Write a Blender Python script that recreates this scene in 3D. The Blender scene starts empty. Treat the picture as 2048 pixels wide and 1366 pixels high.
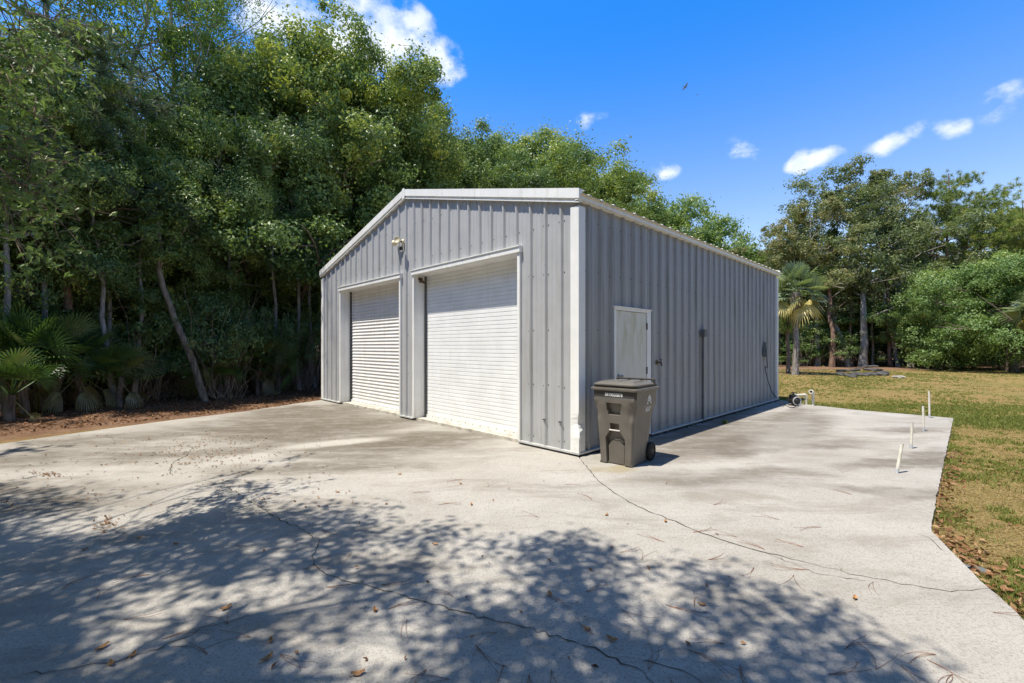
import bpy, bmesh, math, random
import numpy as np
from mathutils import Vector, Matrix

# ------------------------------------------------------------------ camera, world, sun, exposure
scene = bpy.context.scene
C = scene.collection
FPX, HOR, CH = 883.0, 694.0, 1.53          # focal length in photo pixels, horizon row, eye height
cam_d = bpy.data.cameras.new("camera"); cam = bpy.data.objects.new("camera", cam_d); C.objects.link(cam)
cam.location = (0, 0, CH); cam.rotation_euler = (math.radians(90), 0, 0)
cam_d.sensor_width = 36; cam_d.lens = FPX / 2048 * 36; cam_d.shift_y = (HOR - 683) / 2048
cam_d.clip_start = 0.05; cam_d.clip_end = 3000
scene.camera = cam
SUNV = Vector((-.356, -.207, 1)).normalized()      # towards the sun
SUN_EL = math.asin(SUNV.z); SUN_AZ = math.atan2(SUNV.x, SUNV.y)
sl = bpy.data.lights.new("sun", 'SUN'); sl.energy = 5.0; sl.angle = math.radians(.53); sl.color = (1, .935, .82)
so = bpy.data.objects.new("sun", sl); C.objects.link(so); so.rotation_euler = (-SUNV).to_track_quat('-Z', 'Y').to_euler()
so.location = (0, 0, 30)
scene.view_settings.view_transform = 'Standard'; scene.view_settings.look = 'None'
scene.view_settings.gamma = 1; scene.view_settings.exposure = 0.40
scene.render.engine = 'CYCLES'
scene.cycles.max_bounces = 7; scene.cycles.diffuse_bounces = 3; scene.cycles.transmission_bounces = 4
scene.cycles.transparent_max_bounces = 4; scene.cycles.glossy_bounces = 2
scene.cycles.sample_clamp_indirect = 6

def G(px, py, z=0.0):                       # photo pixel -> point on the ground
    Y = FPX * (CH - z) / (py - HOR); return Vector(((px - 1024) / FPX * Y, Y, z))
def P(px, py, Y):                           # photo pixel -> point at distance Y
    return Vector(((px - 1024) / FPX * Y, Y, CH + (HOR - py) / FPX * Y))

# ------------------------------------------------------------------ node helpers
class NT:
    def __init__(s, nt): s.nt = nt
    def n(s, t, **k):
        nd = s.nt.nodes.new(t)
        for a, b in k.items(): setattr(nd, a, b)
        return nd
    def l(s, a, b): s.nt.links.new(a, b)
    def v(s, x, inp):
        if isinstance(x, (int, float)): inp.default_value = x
        elif isinstance(x, (tuple, list)): inp.default_value = x if len(x) == len(inp.default_value) else tuple(x) + (1,)
        else: s.l(x, inp)
    def math(s, op, a, b=0.0, clamp=False):
        m = s.n('ShaderNodeMath', operation=op); m.use_clamp = clamp
        s.v(a, m.inputs[0]); s.v(b, m.inputs[1]); return m.outputs[0]
    def vm(s, op, a, b=None, out=0):
        m = s.n('ShaderNodeVectorMath', operation=op); s.v(a, m.inputs[0])
        if b is not None:
            if op == 'SCALE': s.v(b, m.inputs[3])
            else: s.v(b, m.inputs[1])
        return m.outputs[out]
    def mix(s, f, a, b, mode='MIX'):
        m = s.n('ShaderNodeMix', data_type='RGBA', blend_type=mode)
        s.v(f, m.inputs[0]); s.v(a, m.inputs[6]); s.v(b, m.inputs[7]); return m.outputs[2]
    def noise(s, vec, scale, detail=4, rough=.55, dist=0.0, out=0):
        m = s.n('ShaderNodeTexNoise'); m.inputs['Scale'].default_value = scale
        m.inputs['Detail'].default_value = detail; m.inputs['Roughness'].default_value = rough
        m.inputs['Distortion'].default_value = dist
        if vec is not None: s.l(vec, m.inputs['Vector'])
        return m.outputs[out]
    def rng(s, x, a, b, c=0.0, d=1.0, smooth=True):
        m = s.n('ShaderNodeMapRange'); m.interpolation_type = 'SMOOTHSTEP' if smooth else 'LINEAR'
        s.v(x, m.inputs[0]); m.inputs[1].default_value = a; m.inputs[2].default_value = b
        m.inputs[3].default_value = c; m.inputs[4].default_value = d; return m.outputs[0]
    def mapping(s, vec, scale=(1, 1, 1), rot=(0, 0, 0), loc=(0, 0, 0)):
        m = s.n('ShaderNodeMapping'); s.l(vec, m.inputs[0])
        m.inputs[1].default_value = loc; m.inputs[2].default_value = rot; m.inputs[3].default_value = scale; return m.outputs[0]
    def bump(s, h, strength, dist=.01):
        m = s.n('ShaderNodeBump'); m.inputs['Strength'].default_value = strength; m.inputs['Distance'].default_value = dist
        s.l(h, m.inputs['Height']); return m.outputs[0]

def new_mat(name, color=(.5, .5, .5), rough=.6, spec=.5, metal=0.0):
    m = bpy.data.materials.new(name); m.use_nodes = True; nt = NT(m.node_tree)
    b = m.node_tree.nodes['Principled BSDF']
    b.inputs['Base Color'].default_value = tuple(color) + (1,); b.inputs['Roughness'].default_value = rough
    b.inputs['Specular IOR Level'].default_value = spec; b.inputs['Metallic'].default_value = metal
    return m, nt, b
def obj_co(nt): return nt.n('ShaderNodeTexCoord').outputs['Object']
def simple(name, color, rough=.6, spec=.5, metal=0.0, var=.12, scale=8, bump=0.0):
    m, nt, b = new_mat(name, color, rough, spec, metal); co = obj_co(nt)
    f = nt.noise(co, scale, 5)
    lo = tuple(max(0, c * (1 - var)) for c in color); hi = tuple(c * (1 + var) for c in color)
    nt.v(nt.mix(nt.rng(f, .3, .7), lo, hi), b.inputs['Base Color'])
    if bump: nt.v(nt.bump(nt.noise(co, scale * 8, 4), bump, .004), b.inputs['Normal'])
    return m

# ------------------------------------------------------------------ sky with a few cumulus clouds (by direction)
w = bpy.data.worlds.new("World"); scene.world = w; w.use_nodes = True; wn = NT(w.node_tree); w.node_tree.nodes.clear()
sky = wn.n('ShaderNodeTexSky', sky_type='NISHITA'); sky.sun_disc = False
sky.sun_elevation = SUN_EL; sky.sun_rotation = SUN_AZ % (2 * math.pi); sky.air_density = 1.0; sky.dust_density = .5; sky.ozone_density = 2.2
bg = wn.n('ShaderNodeBackground'); bg.inputs[1].default_value = .115
hsv = wn.n('ShaderNodeHueSaturation'); hsv.inputs['Saturation'].default_value = 1.05; hsv.inputs['Value'].default_value = 1.0
dsep = wn.n('ShaderNodeSeparateXYZ'); dtc = wn.n('ShaderNodeTexCoord').outputs['Generated']; wn.l(dtc, dsep.inputs[0])
tintc = wn.mix(wn.rng(dsep.outputs[2], .12, .62), (1.65, 1.48, 1.45), (.50, 1.26, 2.1))
tintc = wn.mix(wn.rng(dsep.outputs[2], .63, .86), tintc, (.50, .54, .58))
wn.l(wn.mix(1.0, sky.outputs[0], tintc, 'MULTIPLY'), hsv.inputs['Color'])
dirv = wn.n('ShaderNodeTexCoord').outputs['Generated']
warp = wn.noise(dirv, 9, 3, .5, out=1)
wv = wn.vm('ADD', dirv, wn.vm('SCALE', wn.vm('SUBTRACT', warp, (.5, .5, .5)), .06))
CL = [(548, 30, 62, 1), (590, 55, 40, 1), (690, 85, 72, 1), (770, 75, 72, 1), (815, 40, 38, .9), (725, 20, 45, .55), (740, 115, 60, .9), (868, 122, 46, .9), (830, 140, 30, .5),
      (1180, 236, 40, .62), (1325, 338, 38, .72), (1605, 322, 36, 1), (1645, 312, 36, 1), (1765, 298, 44, .85), (1828, 268, 34, .62),
      (1905, 256, 40, .66), (2040, 180, 48, .62), (1488, 300, 36, .5), (2000, 225, 34, .3), (120, 235, 70, .9), (60, 480, 50, .7), (420, 500, 40, .8)]
best = None
for px, py, r, a in CL:
    d = Vector(((px - 1024) / FPX, 1, (HOR - py) / FPX)).normalized()
    dd = wn.vm('MULTIPLY', wn.vm('SUBTRACT', wv, tuple(d)), (1, 1, 1.65))
    ln = wn.vm('LENGTH', dd, out=1)
    rr = r / FPX * (d.y * (1.65 if px < 1000 else 1.08))
    mk = wn.math('MULTIPLY', wn.math('SUBTRACT', 1.0, wn.math('DIVIDE', ln, rr), clamp=True), a)
    best = mk if best is None else wn.math('MAXIMUM', best, mk)
fr = wn.noise(wn.mapping(dirv, (1, 1, 1.5)), 22, 7, .6)
cm = wn.math('ADD', best, wn.math('MULTIPLY', wn.math('SUBTRACT', fr, .5), 1.5))
cmask = wn.math('MULTIPLY', wn.rng(cm, .06, .78), wn.rng(best, .0, .22))
soft = wn.rng(wn.noise(dirv, 30, 4), .3, .75)
ccol = wn.mix(soft, (5.6, 6.3, 7.6), (8.2, 8.4, 8.7))
wn.l(wn.mix(wn.math('MULTIPLY', cmask, .94), hsv.outputs[0], ccol), bg.inputs[0])
wo = wn.n('ShaderNodeOutputWorld'); wn.l(bg.outputs[0], wo.inputs[0])

# ------------------------------------------------------------------ object helpers
def tag(o, label=None, cat=None, group=None, kind=None):
    if label: o['label'] = label
    if cat: o['category'] = cat
    if group: o['group'] = group
    if kind: o['kind'] = kind
    return o
def thing(name, label, cat, loc=(0, 0, 0), rz=0.0, group=None):
    o = bpy.data.objects.new(name, None); C.objects.link(o); o.location = loc; o.rotation_euler = (0, 0, rz)
    o.empty_display_size = .1
    return tag(o, label, cat, group)
class MB:
    def __init__(s): s.v = []; s.f = []; s.m = []; s.sm = []
    def add(s, vs, fs, mi=0, smooth=False):
        k = len(s.v); s.v += [tuple(a) for a in vs]
        for f in fs: s.f.append(tuple(i + k for i in f)); s.m.append(mi); s.sm.append(smooth)
    def box(s, a, b, mi=0, M=None):
        x0, y0, z0 = a; x1, y1, z1 = b
        vs = [(x0, y0, z0), (x1, y0, z0), (x1, y1, z0), (x0, y1, z0), (x0, y0, z1), (x1, y0, z1), (x1, y1, z1), (x0, y1, z1)]
        if M is not None: vs = [M @ Vector(q) for q in vs]
        s.add(vs, [(3, 2, 1, 0), (4, 5, 6, 7), (0, 1, 5, 4), (1, 2, 6, 5), (2, 3, 7, 6), (3, 0, 4, 7)], mi)
    def tube(s, pts, rad, n=8, mi=0, caps=True, smooth=True):
        pts = [Vector(p) for p in pts]; k = len(pts)
        if not hasattr(rad, '__len__'): rad = [rad] * k
        ref = Vector((0, 0, 1)); vs = []; prev = None
        for i in range(k):
            t = (pts[min(i + 1, k - 1)] - pts[max(i - 1, 0)]);
            if t.length < 1e-9: t = Vector((0, 0, 1))
            t.normalize()
            if prev is None:
                a = t.cross(ref if abs(t.z) < .9 else Vector((1, 0, 0))).normalized()
            else:
                a = prev - t * prev.dot(t); a.normalize()
            prev = a; b = t.cross(a)
            for j in range(n):
                q = 2 * math.pi * j / n; vs.append(pts[i] + (a * math.cos(q) + b * math.sin(q)) * rad[i])
        fs = [(i * n + j, i * n + (j + 1) % n, (i + 1) * n + (j + 1) % n, (i + 1) * n + j) for i in range(k - 1) for j in range(n)]
        s.add(vs, fs, mi, smooth)
        if caps: s.add(vs[:n], [tuple(range(n))[::-1]], mi); s.add(vs[-n:], [tuple(range(n))], mi)
    def lathe(s, prof, axis_o, axis_d, n=20, mi=0, smooth=True):
        d = Vector(axis_d).normalized(); o = Vector(axis_o)
        a = d.cross(Vector((0, 0, 1)) if abs(d.z) < .9 else Vector((1, 0, 0))).normalized(); b = d.cross(a); vs = []
        for h, r in prof:
            for j in range(n):
                q = 2 * math.pi * j / n; vs.append(o + d * h + (a * math.cos(q) + b * math.sin(q)) * r)
        k = len(prof)
        s.add(vs, [(i * n + j, (i + 1) * n + j, (i + 1) * n + (j + 1) % n, i * n + (j + 1) % n) for i in range(k - 1) for j in range(n)], mi, smooth)
    def mesh(s, name, mats):
        me = bpy.data.meshes.new(name); me.from_pydata(s.v, [], s.f)
        for m in (mats if isinstance(mats, (list, tuple)) else [mats]): me.materials.append(m)
        me.polygons.foreach_set('material_index', s.m); me.polygons.foreach_set('use_smooth', s.sm); me.update(); return me
    def build(s, name, mats, parent=None, kind=None, loc=None):
        o = bpy.data.objects.new(name, s.mesh(name, mats)); C.objects.link(o)
        if parent is not None: o.parent = parent
        if kind: o['kind'] = kind
        if loc: o.location = loc
        return o
def npmesh(name, verts, faces, mats, tint=None, smooth=False):      # verts (N,3), faces (F,k) arrays
    me = bpy.data.meshes.new(name); nv = len(verts); nf, k = faces.shape
    me.vertices.add(nv); me.vertices.foreach_set('co', np.ascontiguousarray(verts, dtype=np.float32).ravel())
    me.loops.add(nf * k); me.loops.foreach_set('vertex_index', faces.astype(np.int32).ravel())
    me.polygons.add(nf); me.polygons.foreach_set('loop_start', np.arange(0, nf * k, k, dtype=np.int32))
    try: me.polygons.foreach_set('loop_total', np.full(nf, k, dtype=np.int32))
    except Exception: pass
    me.polygons.foreach_set('use_smooth', np.full(nf, smooth, dtype=bool))
    if tint is not None:
        at = me.attributes.new('tint', 'FLOAT', 'FACE'); at.data.foreach_set('value', tint.astype(np.float32))
    me.materials.append(mats); me.update(calc_edges=True); return me
def link_mesh(name, me, parent=None, loc=None):
    o = bpy.data.objects.new(name, me); C.objects.link(o)
    if parent is not None: o.parent = parent
    if loc is not None: o.location = loc
    return o
def copy_tree(o, parent=None):
    c = o.copy(); C.objects.link(c)
    if parent is not None: c.parent = parent
    for ch in o.children: copy_tree(ch, c)
    return c
def unit(a): return a / np.maximum(np.linalg.norm(a, axis=1, keepdims=True), 1e-9)
def leaf_quads(rng, cen, L, wr=.5, up=.6, outv=None, droop=.15, fold=.12):
    """one diamond shaped leaf blade per centre"""
    n = len(cen); L = np.broadcast_to(np.asarray(L, dtype=float), (n,))[:, None]
    nm = rng.normal(size=(n, 3)) * (.5 if outv is not None else .75) + np.array([0, 0, up])
    if outv is not None: nm += outv
    nm = unit(nm); d = rng.normal(size=(n, 3)) - np.array([0, 0, droop]); d = unit(d - nm * (d * nm).sum(1, keepdims=True))
    s = np.cross(nm, d); W = L * wr
    v = np.empty((n, 4, 3)); v[:, 0] = cen - d * L * .5; v[:, 2] = cen + d * L * .5
    v[:, 1] = cen + s * W * .5 + nm * L * fold - d * L * .06; v[:, 3] = cen - s * W * .5 + nm * L * fold - d * L * .06
    return v.reshape(-1, 3), np.arange(4 * n).reshape(n, 4)

# ------------------------------------------------------------------ materials
def leaf_mat(name, dark, mid, light, trans=.3, rough=.42, spec=.45):
    m = bpy.data.materials.new(name); m.use_nodes = True; nt = NT(m.node_tree); b = m.node_tree.nodes['Principled BSDF']
    t = nt.n('ShaderNodeAttribute', attribute_name='tint').outputs['Fac']
    info = nt.n('ShaderNodeObjectInfo').outputs['Random']
    r = nt.n('ShaderNodeValToRGB'); e = r.color_ramp.elements
    e[0].position = .0; e[0].color = dark + (1,); e[1].position = 1; e[1].color = light + (1,)
    k = e.new(.5); k.color = mid + (1,)
    nt.l(nt.math('ADD', t, nt.math('MULTIPLY', nt.math('SUBTRACT', info, .5), .30)), r.inputs[0])
    nt.l(r.outputs[0], b.inputs['Base Color']); b.inputs['Roughness'].default_value = rough; b.inputs['Specular IOR Level'].default_value = spec
    tr = nt.n('ShaderNodeBsdfTranslucent'); nt.l(nt.mix(.5, r.outputs[0], nt.mix(1.0, r.outputs[0], (1.5, 1.6, .5), 'MULTIPLY')), tr.inputs[0])
    mx = nt.n('ShaderNodeMixShader'); mx.inputs[0].default_value = trans
    nt.l(b.outputs[0], mx.inputs[1]); nt.l(tr.outputs[0], mx.inputs[2]); nt.l(mx.outputs[0], m.node_tree.nodes['Material Output'].inputs[0]); return m
M_OAK = leaf_mat('oak_leaves', (.09, .15, .045), (.185, .275, .08), (.52, .53, .08), .30, .45, .5)
M_OAKB = leaf_mat('bright_oak_leaves', (.12, .20, .055), (.20, .30, .09), (.36, .42, .11), .35)
M_MAPLE = leaf_mat('olive_leaves', (.13, .175, .07), (.215, .255, .10), (.36, .29, .13), .36, .45)
M_SPARSE = leaf_mat('light_leaves', (.10, .18, .04), (.18, .27, .055), (.32, .36, .06), .45)
M_PINE = leaf_mat('pine_needles', (.10, .16, .04), (.2, .27, .06), (.38, .38, .09), .35, .5)
M_PINEG = leaf_mat('grey_pine_needles', (.08, .12, .07), (.13, .18, .11), (.2, .17, .1), .3, .5)
M_PALM = leaf_mat('palm_leaves', (.12, .19, .08), (.28, .34, .18), (.68, .56, .2), .3, .4, .6)
M_PALMETTO = leaf_mat('palmetto_leaves', (.05, .11, .03), (.10, .18, .045), (.32, .26, .12), .25, .38, .5)
M_BRUSH = leaf_mat('brush_leaves', (.10, .17, .05), (.19, .28, .09), (.33, .38, .13), .3, .38, .55)
M_GRASS = leaf_mat('grass_blades', (.12, .19, .035), (.24, .245, .065), (.44, .31, .16), .3, .7, .2)
M_LITTER = leaf_mat('dry_leaves', (.10, .05, .03), (.25, .125, .06), (.46, .30, .17), .1, .7, .2)
def bark(name, a, b_, sc=14):
    m, nt, b = new_mat(name, a, .9, .2); co = obj_co(nt)
    f = nt.noise(nt.mapping(co, (1, 1, .25)), sc, 6, .65); nt.v(nt.mix(nt.rng(f, .35, .65), a, b_), b.inputs['Base Color'])
    nt.v(nt.bump(f, .8, .03), b.inputs['Normal']); return m
M_BARK = bark('bark', (.10, .075, .055), (.26, .21, .165)); M_BARKP = bark('pine_bark', (.12, .07, .05), (.30, .20, .14), 9)
M_BARKG = bark('grey_bark', (.20, .18, .16), (.42, .39, .35), 10)
M_TWIG = bark('dead_stems', (.20, .15, .11), (.46, .38, .29), 20)

def metal_sheet(name, base, dirt, rough=.42, streak=.5):
    m, nt, b = new_mat(name, base, rough, .4); co = obj_co(nt)
    s1 = nt.noise(nt.mapping(co, (7, 7, .35)), 1.6, 6, .6)
    s2 = nt.noise(co, 3.0, 5, .6)
    f = nt.math('MULTIPLY', nt.rng(s1, .48, .78), streak)
    c = nt.mix(nt.rng(s2, .2, .8), tuple(x * .93 for x in base), tuple(x * 1.05 for x in base))
    c = nt.mix(f, c, dirt)
    sep = nt.n('ShaderNodeSeparateXYZ'); nt.l(co, sep.inputs[0])
    low = nt.math('MULTIPLY', nt.rng(sep.outputs[2], .0, .38, 1, 0), nt.rng(nt.noise(co, 9, 4), .3, .7, .25, .8))
    c = nt.mix(nt.math('MULTIPLY', low, .38), c, tuple(x * .75 for x in dirt)); nt.v(c, b.inputs['Base Color'])
    wv = nt.noise(nt.mapping(co, (1, 1, .45)), 2.2, 2, .5)
    nt.v(nt.bump(wv, .25, .02), b.inputs['Normal'])
    nt.v(nt.rng(s2, .2, .8, rough - .07, rough + .1), b.inputs['Roughness']); return m
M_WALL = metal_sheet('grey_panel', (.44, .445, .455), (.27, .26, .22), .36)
M_WALLS = metal_sheet('weathered_shaded_grey_panel', (.355, .36, .37), (.17, .17, .13), .42, .75)  # base colour darkened to deepen the side wall's shade; the streaks are mildew
M_TRIM = metal_sheet('white_trim', (.86, .86, .84), (.50, .47, .38), .4, .4)
M_CURTAIN = metal_sheet('white_curtain', (.87, .88, .88), (.66, .64, .58), .38, .25)
M_CURTAINB = metal_sheet('aged_white_curtain', (.79, .78, .76), (.52, .47, .38), .42, .55)
M_ROOF = metal_sheet('roof_sheet', (.66, .64, .58), (.34, .31, .25), .45, .8)
M_DARK = simple('dark_gap', (.02, .02, .022), .8, .2)
M_SCREW = simple('screw_metal', (.09, .09, .1), .5, .5, .3)
M_BLACK = simple('black_plastic', (.022, .022, .024), .4)
M_RUBBER = simple('rubber', (.018, .018, .018), .75, .3)
M_BRASS = simple('worn_steel', (.42, .38, .30), .35, .5, .9)
M_CONDUIT = simple('conduit_paint', (.14, .14, .14), .6)
M_PVC = simple('pvc', (.72, .69, .60), .5, .4, 0, .15, 20)
M_CREAM = simple('cream_lamp', (.66, .58, .40), .4)
M_FEATHER = simple('feathers', (.03, .028, .03), .8)

def door_paint():
    m, nt, b = new_mat('door_paint', (.72, .70, .62), .45, .4); co = obj_co(nt)
    sep = nt.n('ShaderNodeSeparateXYZ'); nt.l(co, sep.inputs[0])
    f = nt.noise(nt.mapping(co, (4, 4, .8)), 2.5, 6, .6)
    k = nt.math('MULTIPLY', nt.rng(f, .4, .75), nt.rng(sep.outputs[2], .9, 2.0, .25, 1))
    nt.v(nt.mix(nt.math('MULTIPLY', k, .8), (.70, .69, .63), (.46, .44, .24)), b.inputs['Base Color']); return m
M_DOOR = door_paint()

def concrete(name, side):
    m, nt, b = new_mat(name, (.5, .48, .44), .85, .25); co = obj_co(nt)
    base = nt.mix(nt.rng(nt.noise(co, .55, 5, .6), .3, .7), (.43, .405, .365), (.56, .535, .495))
    # broad worn streaks running along the slab
    st = nt.noise(nt.mapping(co, (.5, 1.5, 1), (0, 0, math.radians(-12))), 1.25, 8, .68, .6)
    wstr = nt.math('MULTIPLY', nt.rng(st, .46, .66), .6)
    base = nt.mix(wstr, base, (.235, .205, .165) if not side else (.27, .235, .19))
    # brown-grey stains that gather in front of the doors / along the side
    sep = nt.n('ShaderNodeSeparateXYZ'); nt.l(co, sep.inputs[0])
    def blob(cx, cy, rx, ry, ang=0.0, wp=1.1):
        q = nt.mapping(nt.vm('SUBTRACT', nt.vm('ADD', co, nt.vm('SCALE', nt.vm('SUBTRACT', nt.noise(co, 1.3, 5, .6, out=1), (.5, .5, .5)), wp)), (cx, cy, 0)), (1, 1, 0), (0, 0, -ang))
        q = nt.vm('MULTIPLY', q, (1 / rx, 1 / ry, 0)); return nt.rng(nt.vm('LENGTH', q, out=1), .35, 1.1, 1, 0)
    d = nt.noise(nt.mapping(co, (.8, 2.4, 1), (0, 0, math.radians(-10))), 1.6, 8, .7)
    dk = nt.math('MULTIPLY', nt.rng(d, .36, .58, .42, 1), nt.rng(nt.noise(nt.mapping(co, (1.2, 5, 1), (0, 0, math.radians(-14))), 6, 8, .8), .36, .58, .62, 1))
    if not side:
        spots = [(-4.4, 8.8, 3.0, 2.0, .2), (-4.0, 8.4, 2.6, 1.6, .3), (-4.6, 10.8, 1.8, 1.6, .7), (-1.7, 7.1, 1.7, .9, .5), (-3.6, 6.6, 2.0, .35, .2), (-2.6, 7.3, 2.4, .8, .1), (-1.5, 7.0, 1.9, 1.1, .5), (-4.9, 10.6, 2.0, 1.7, .5), (-6.2, 6.1, 2.6, .7, .1), (-2.3, 5.6, 1.8, .45, .1), (-3.0, 8.6, 2.0, 1.0, .6), (-7, 7.2, 1.6, .8, .2), (-5.2, 4.4, 2.2, .7, 0)]
        for s_ in spots: base = nt.mix(nt.math('MULTIPLY', nt.math('MULTIPLY', blob(*s_), dk), .92), base, (.115, .094, .068))
        pa = G(668, 886)
        base = nt.mix(nt.math('MULTIPLY', blob(pa.x, pa.y, 1.15, .30, .50, .25), .95), base, (.58, .55, .50))
        base = nt.mix(nt.math('MULTIPLY', blob(-2.2, 5.0, .7, .2, .3), .3), base, (.48, .455, .41))
    else:
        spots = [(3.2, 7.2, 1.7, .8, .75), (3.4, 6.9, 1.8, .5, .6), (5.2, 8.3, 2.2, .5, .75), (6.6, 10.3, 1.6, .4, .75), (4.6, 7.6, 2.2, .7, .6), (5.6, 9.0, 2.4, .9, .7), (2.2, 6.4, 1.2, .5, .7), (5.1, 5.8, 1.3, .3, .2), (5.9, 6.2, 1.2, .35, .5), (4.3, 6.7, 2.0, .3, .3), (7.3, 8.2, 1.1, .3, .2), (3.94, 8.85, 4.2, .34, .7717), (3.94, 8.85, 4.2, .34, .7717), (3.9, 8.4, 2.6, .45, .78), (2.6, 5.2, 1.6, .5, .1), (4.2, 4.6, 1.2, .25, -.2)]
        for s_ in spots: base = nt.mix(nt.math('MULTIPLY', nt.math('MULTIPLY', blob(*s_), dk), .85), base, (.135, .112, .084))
        base = nt.mix(nt.math('MULTIPLY', blob(1.25, 5.55, .35, .22, 0), .6), base, (.34, .27, .10))
        base = nt.mix(nt.math('MULTIPLY', blob(4.9, 7.9, 2.6, .5, .9), .5), base, (.47, .455, .43))
    pore = nt.noise(co, 60, 3, .7); base = nt.mix(nt.rng(pore, .36, .5, .5, 0), base, (.16, .14, .12))
    mot = nt.noise(co, 16, 5, .75); base = nt.mix(nt.math('MULTIPLY', nt.rng(mot, .45, .72), .35), base, (.24, .215, .18))
    mot2 = nt.noise(co, 5, 6, .7); base = nt.mix(nt.math('MULTIPLY', nt.rng(mot2, .5, .7), .22), base, (.55, .53, .49))
    fine = nt.noise(co, 170, 2, .6); base = nt.mix(nt.math('MULTIPLY', nt.rng(fine, .3, .7), .45), base, (.20, .18, .15))
    bm = nt.mapping(co, (1, 1, 1), (0, 0, math.radians(38)))
    wv = nt.n('ShaderNodeTexWave'); wv.inputs['Scale'].default_value = 26; wv.inputs['Distortion'].default_value = 3; wv.inputs['Detail'].default_value = 3; nt.l(bm, wv.inputs[0])
    bw = nt.math('MULTIPLY', wv.outputs[1], nt.rng(nt.noise(co, .6, 2), .45, .6))
    base = nt.mix(nt.math('MULTIPLY', bw, .16), base, (.2, .18, .16))
    nt.v(base, b.inputs['Base Color'])
    h = nt.math('ADD', nt.math('MULTIPLY', pore, .5), nt.math('ADD', nt.math('MULTIPLY', fine, .4), nt.math('MULTIPLY', bw, .2)))
    nt.v(nt.bump(h, .55, .006), b.inputs['Normal']); return m
M_CONC = concrete('driveway_concrete', False); M_CONCS = concrete('side_concrete', True)
M_CRACK = simple('crack_dirt', (.10, .09, .075), .95, .1, 0, .4, 30)

# ------------------------------------------------------------------ ground
def ground_mat():
    m, nt, b = new_mat('ground_cover', (.2, .2, .1), .95, .1); co = obj_co(nt)
    n1 = nt.noise(co, .35, 6, .65); n2 = nt.noise(co, 2.6, 6, .7); n3 = nt.noise(co, 45, 4, .7)
    lawn = nt.mix(nt.rng(n1, .40, .60), (.33, .22, .09), (.23, .20, .06))
    lawn = nt.mix(nt.math('MULTIPLY', nt.rng(n2, .42, .62), .5), lawn, (.38, .27, .12))
    lawn = nt.mix(nt.math('MULTIPLY', nt.rng(n3, .35, .6), .6), lawn, (.22, .15, .06))
    lit = nt.mix(nt.rng(n3, .35, .65), (.08, .045, .03), (.25, .145, .085))
    lit = nt.mix(nt.math('MULTIPLY', nt.rng(n2, .4, .65), .5), lit, (.32, .21, .14))
    sep = nt.n('ShaderNodeSeparateXYZ'); nt.l(co, sep.inputs[0]); X, Y = sep.outputs[0], sep.outputs[1]
    wig = nt.math('MULTIPLY', nt.math('SUBTRACT', nt.noise(co, .5, 4), .5), 5.0)
    # woods on the left: beyond a line running up the left of the drive and behind the garage
    dl = nt.math('ADD', nt.math('SUBTRACT', nt.math('MULTIPLY', Y, .63), nt.math('MULTIPLY', X, .78)), -11.45)
    ml = nt.rng(nt.math('ADD', dl, nt.math('MULTIPLY', wig, .25)), -.5, .3)
    mr = nt.rng(nt.math('ADD', Y, wig), 28.0, 31.0)
    # sandy mulch bed round the palm
    pb = G(1640, 745)
    dp = nt.vm('LENGTH', nt.vm('MULTIPLY', nt.vm('SUBTRACT', nt.vm('ADD', co, nt.vm('SCALE', nt.noise(co, .8, 3, out=1), 1.0)), tuple(pb + Vector((.4, .6, 0)))), (.24, .36, 0)), out=1)
    mp = nt.math('MULTIPLY', nt.rng(dp, .7, 1.1, 1, 0), .8)
    f = nt.math('MAXIMUM', nt.math('MAXIMUM', ml, mr), mp)
    nt.v(nt.mix(f, lawn, nt.mix(mr, lit, nt.mix(.25, lit, (.30, .19, .12)))), b.inputs['Base Color'])
    nt.v(nt.bump(nt.math('ADD', n3, n2), .8, .03), b.inputs['Normal']); return m
M_GROUND = ground_mat()
mb = MB(); N = 60; S = 900.0
def gr(i): t = i / N * 2 - 1; return math.copysign(abs(t) ** 2.6, t) * S
vs = [(gr(i), gr(j) + 10, -.045 + .03 * math.sin(gr(i) * .31 + 1) * math.sin(gr(j) * .27) * (1 if abs(gr(i)) + abs(gr(j)) > 24 else 0)) for j in range(N + 1) for i in range(N + 1)]
mb.add(vs, [(j * (N + 1) + i, j * (N + 1) + i + 1, (j + 1) * (N + 1) + i + 1, (j + 1) * (N + 1) + i) for j in range(N) for i in range(N)], 0, True)
mb.build('ground', M_GROUND, kind='structure')

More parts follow.
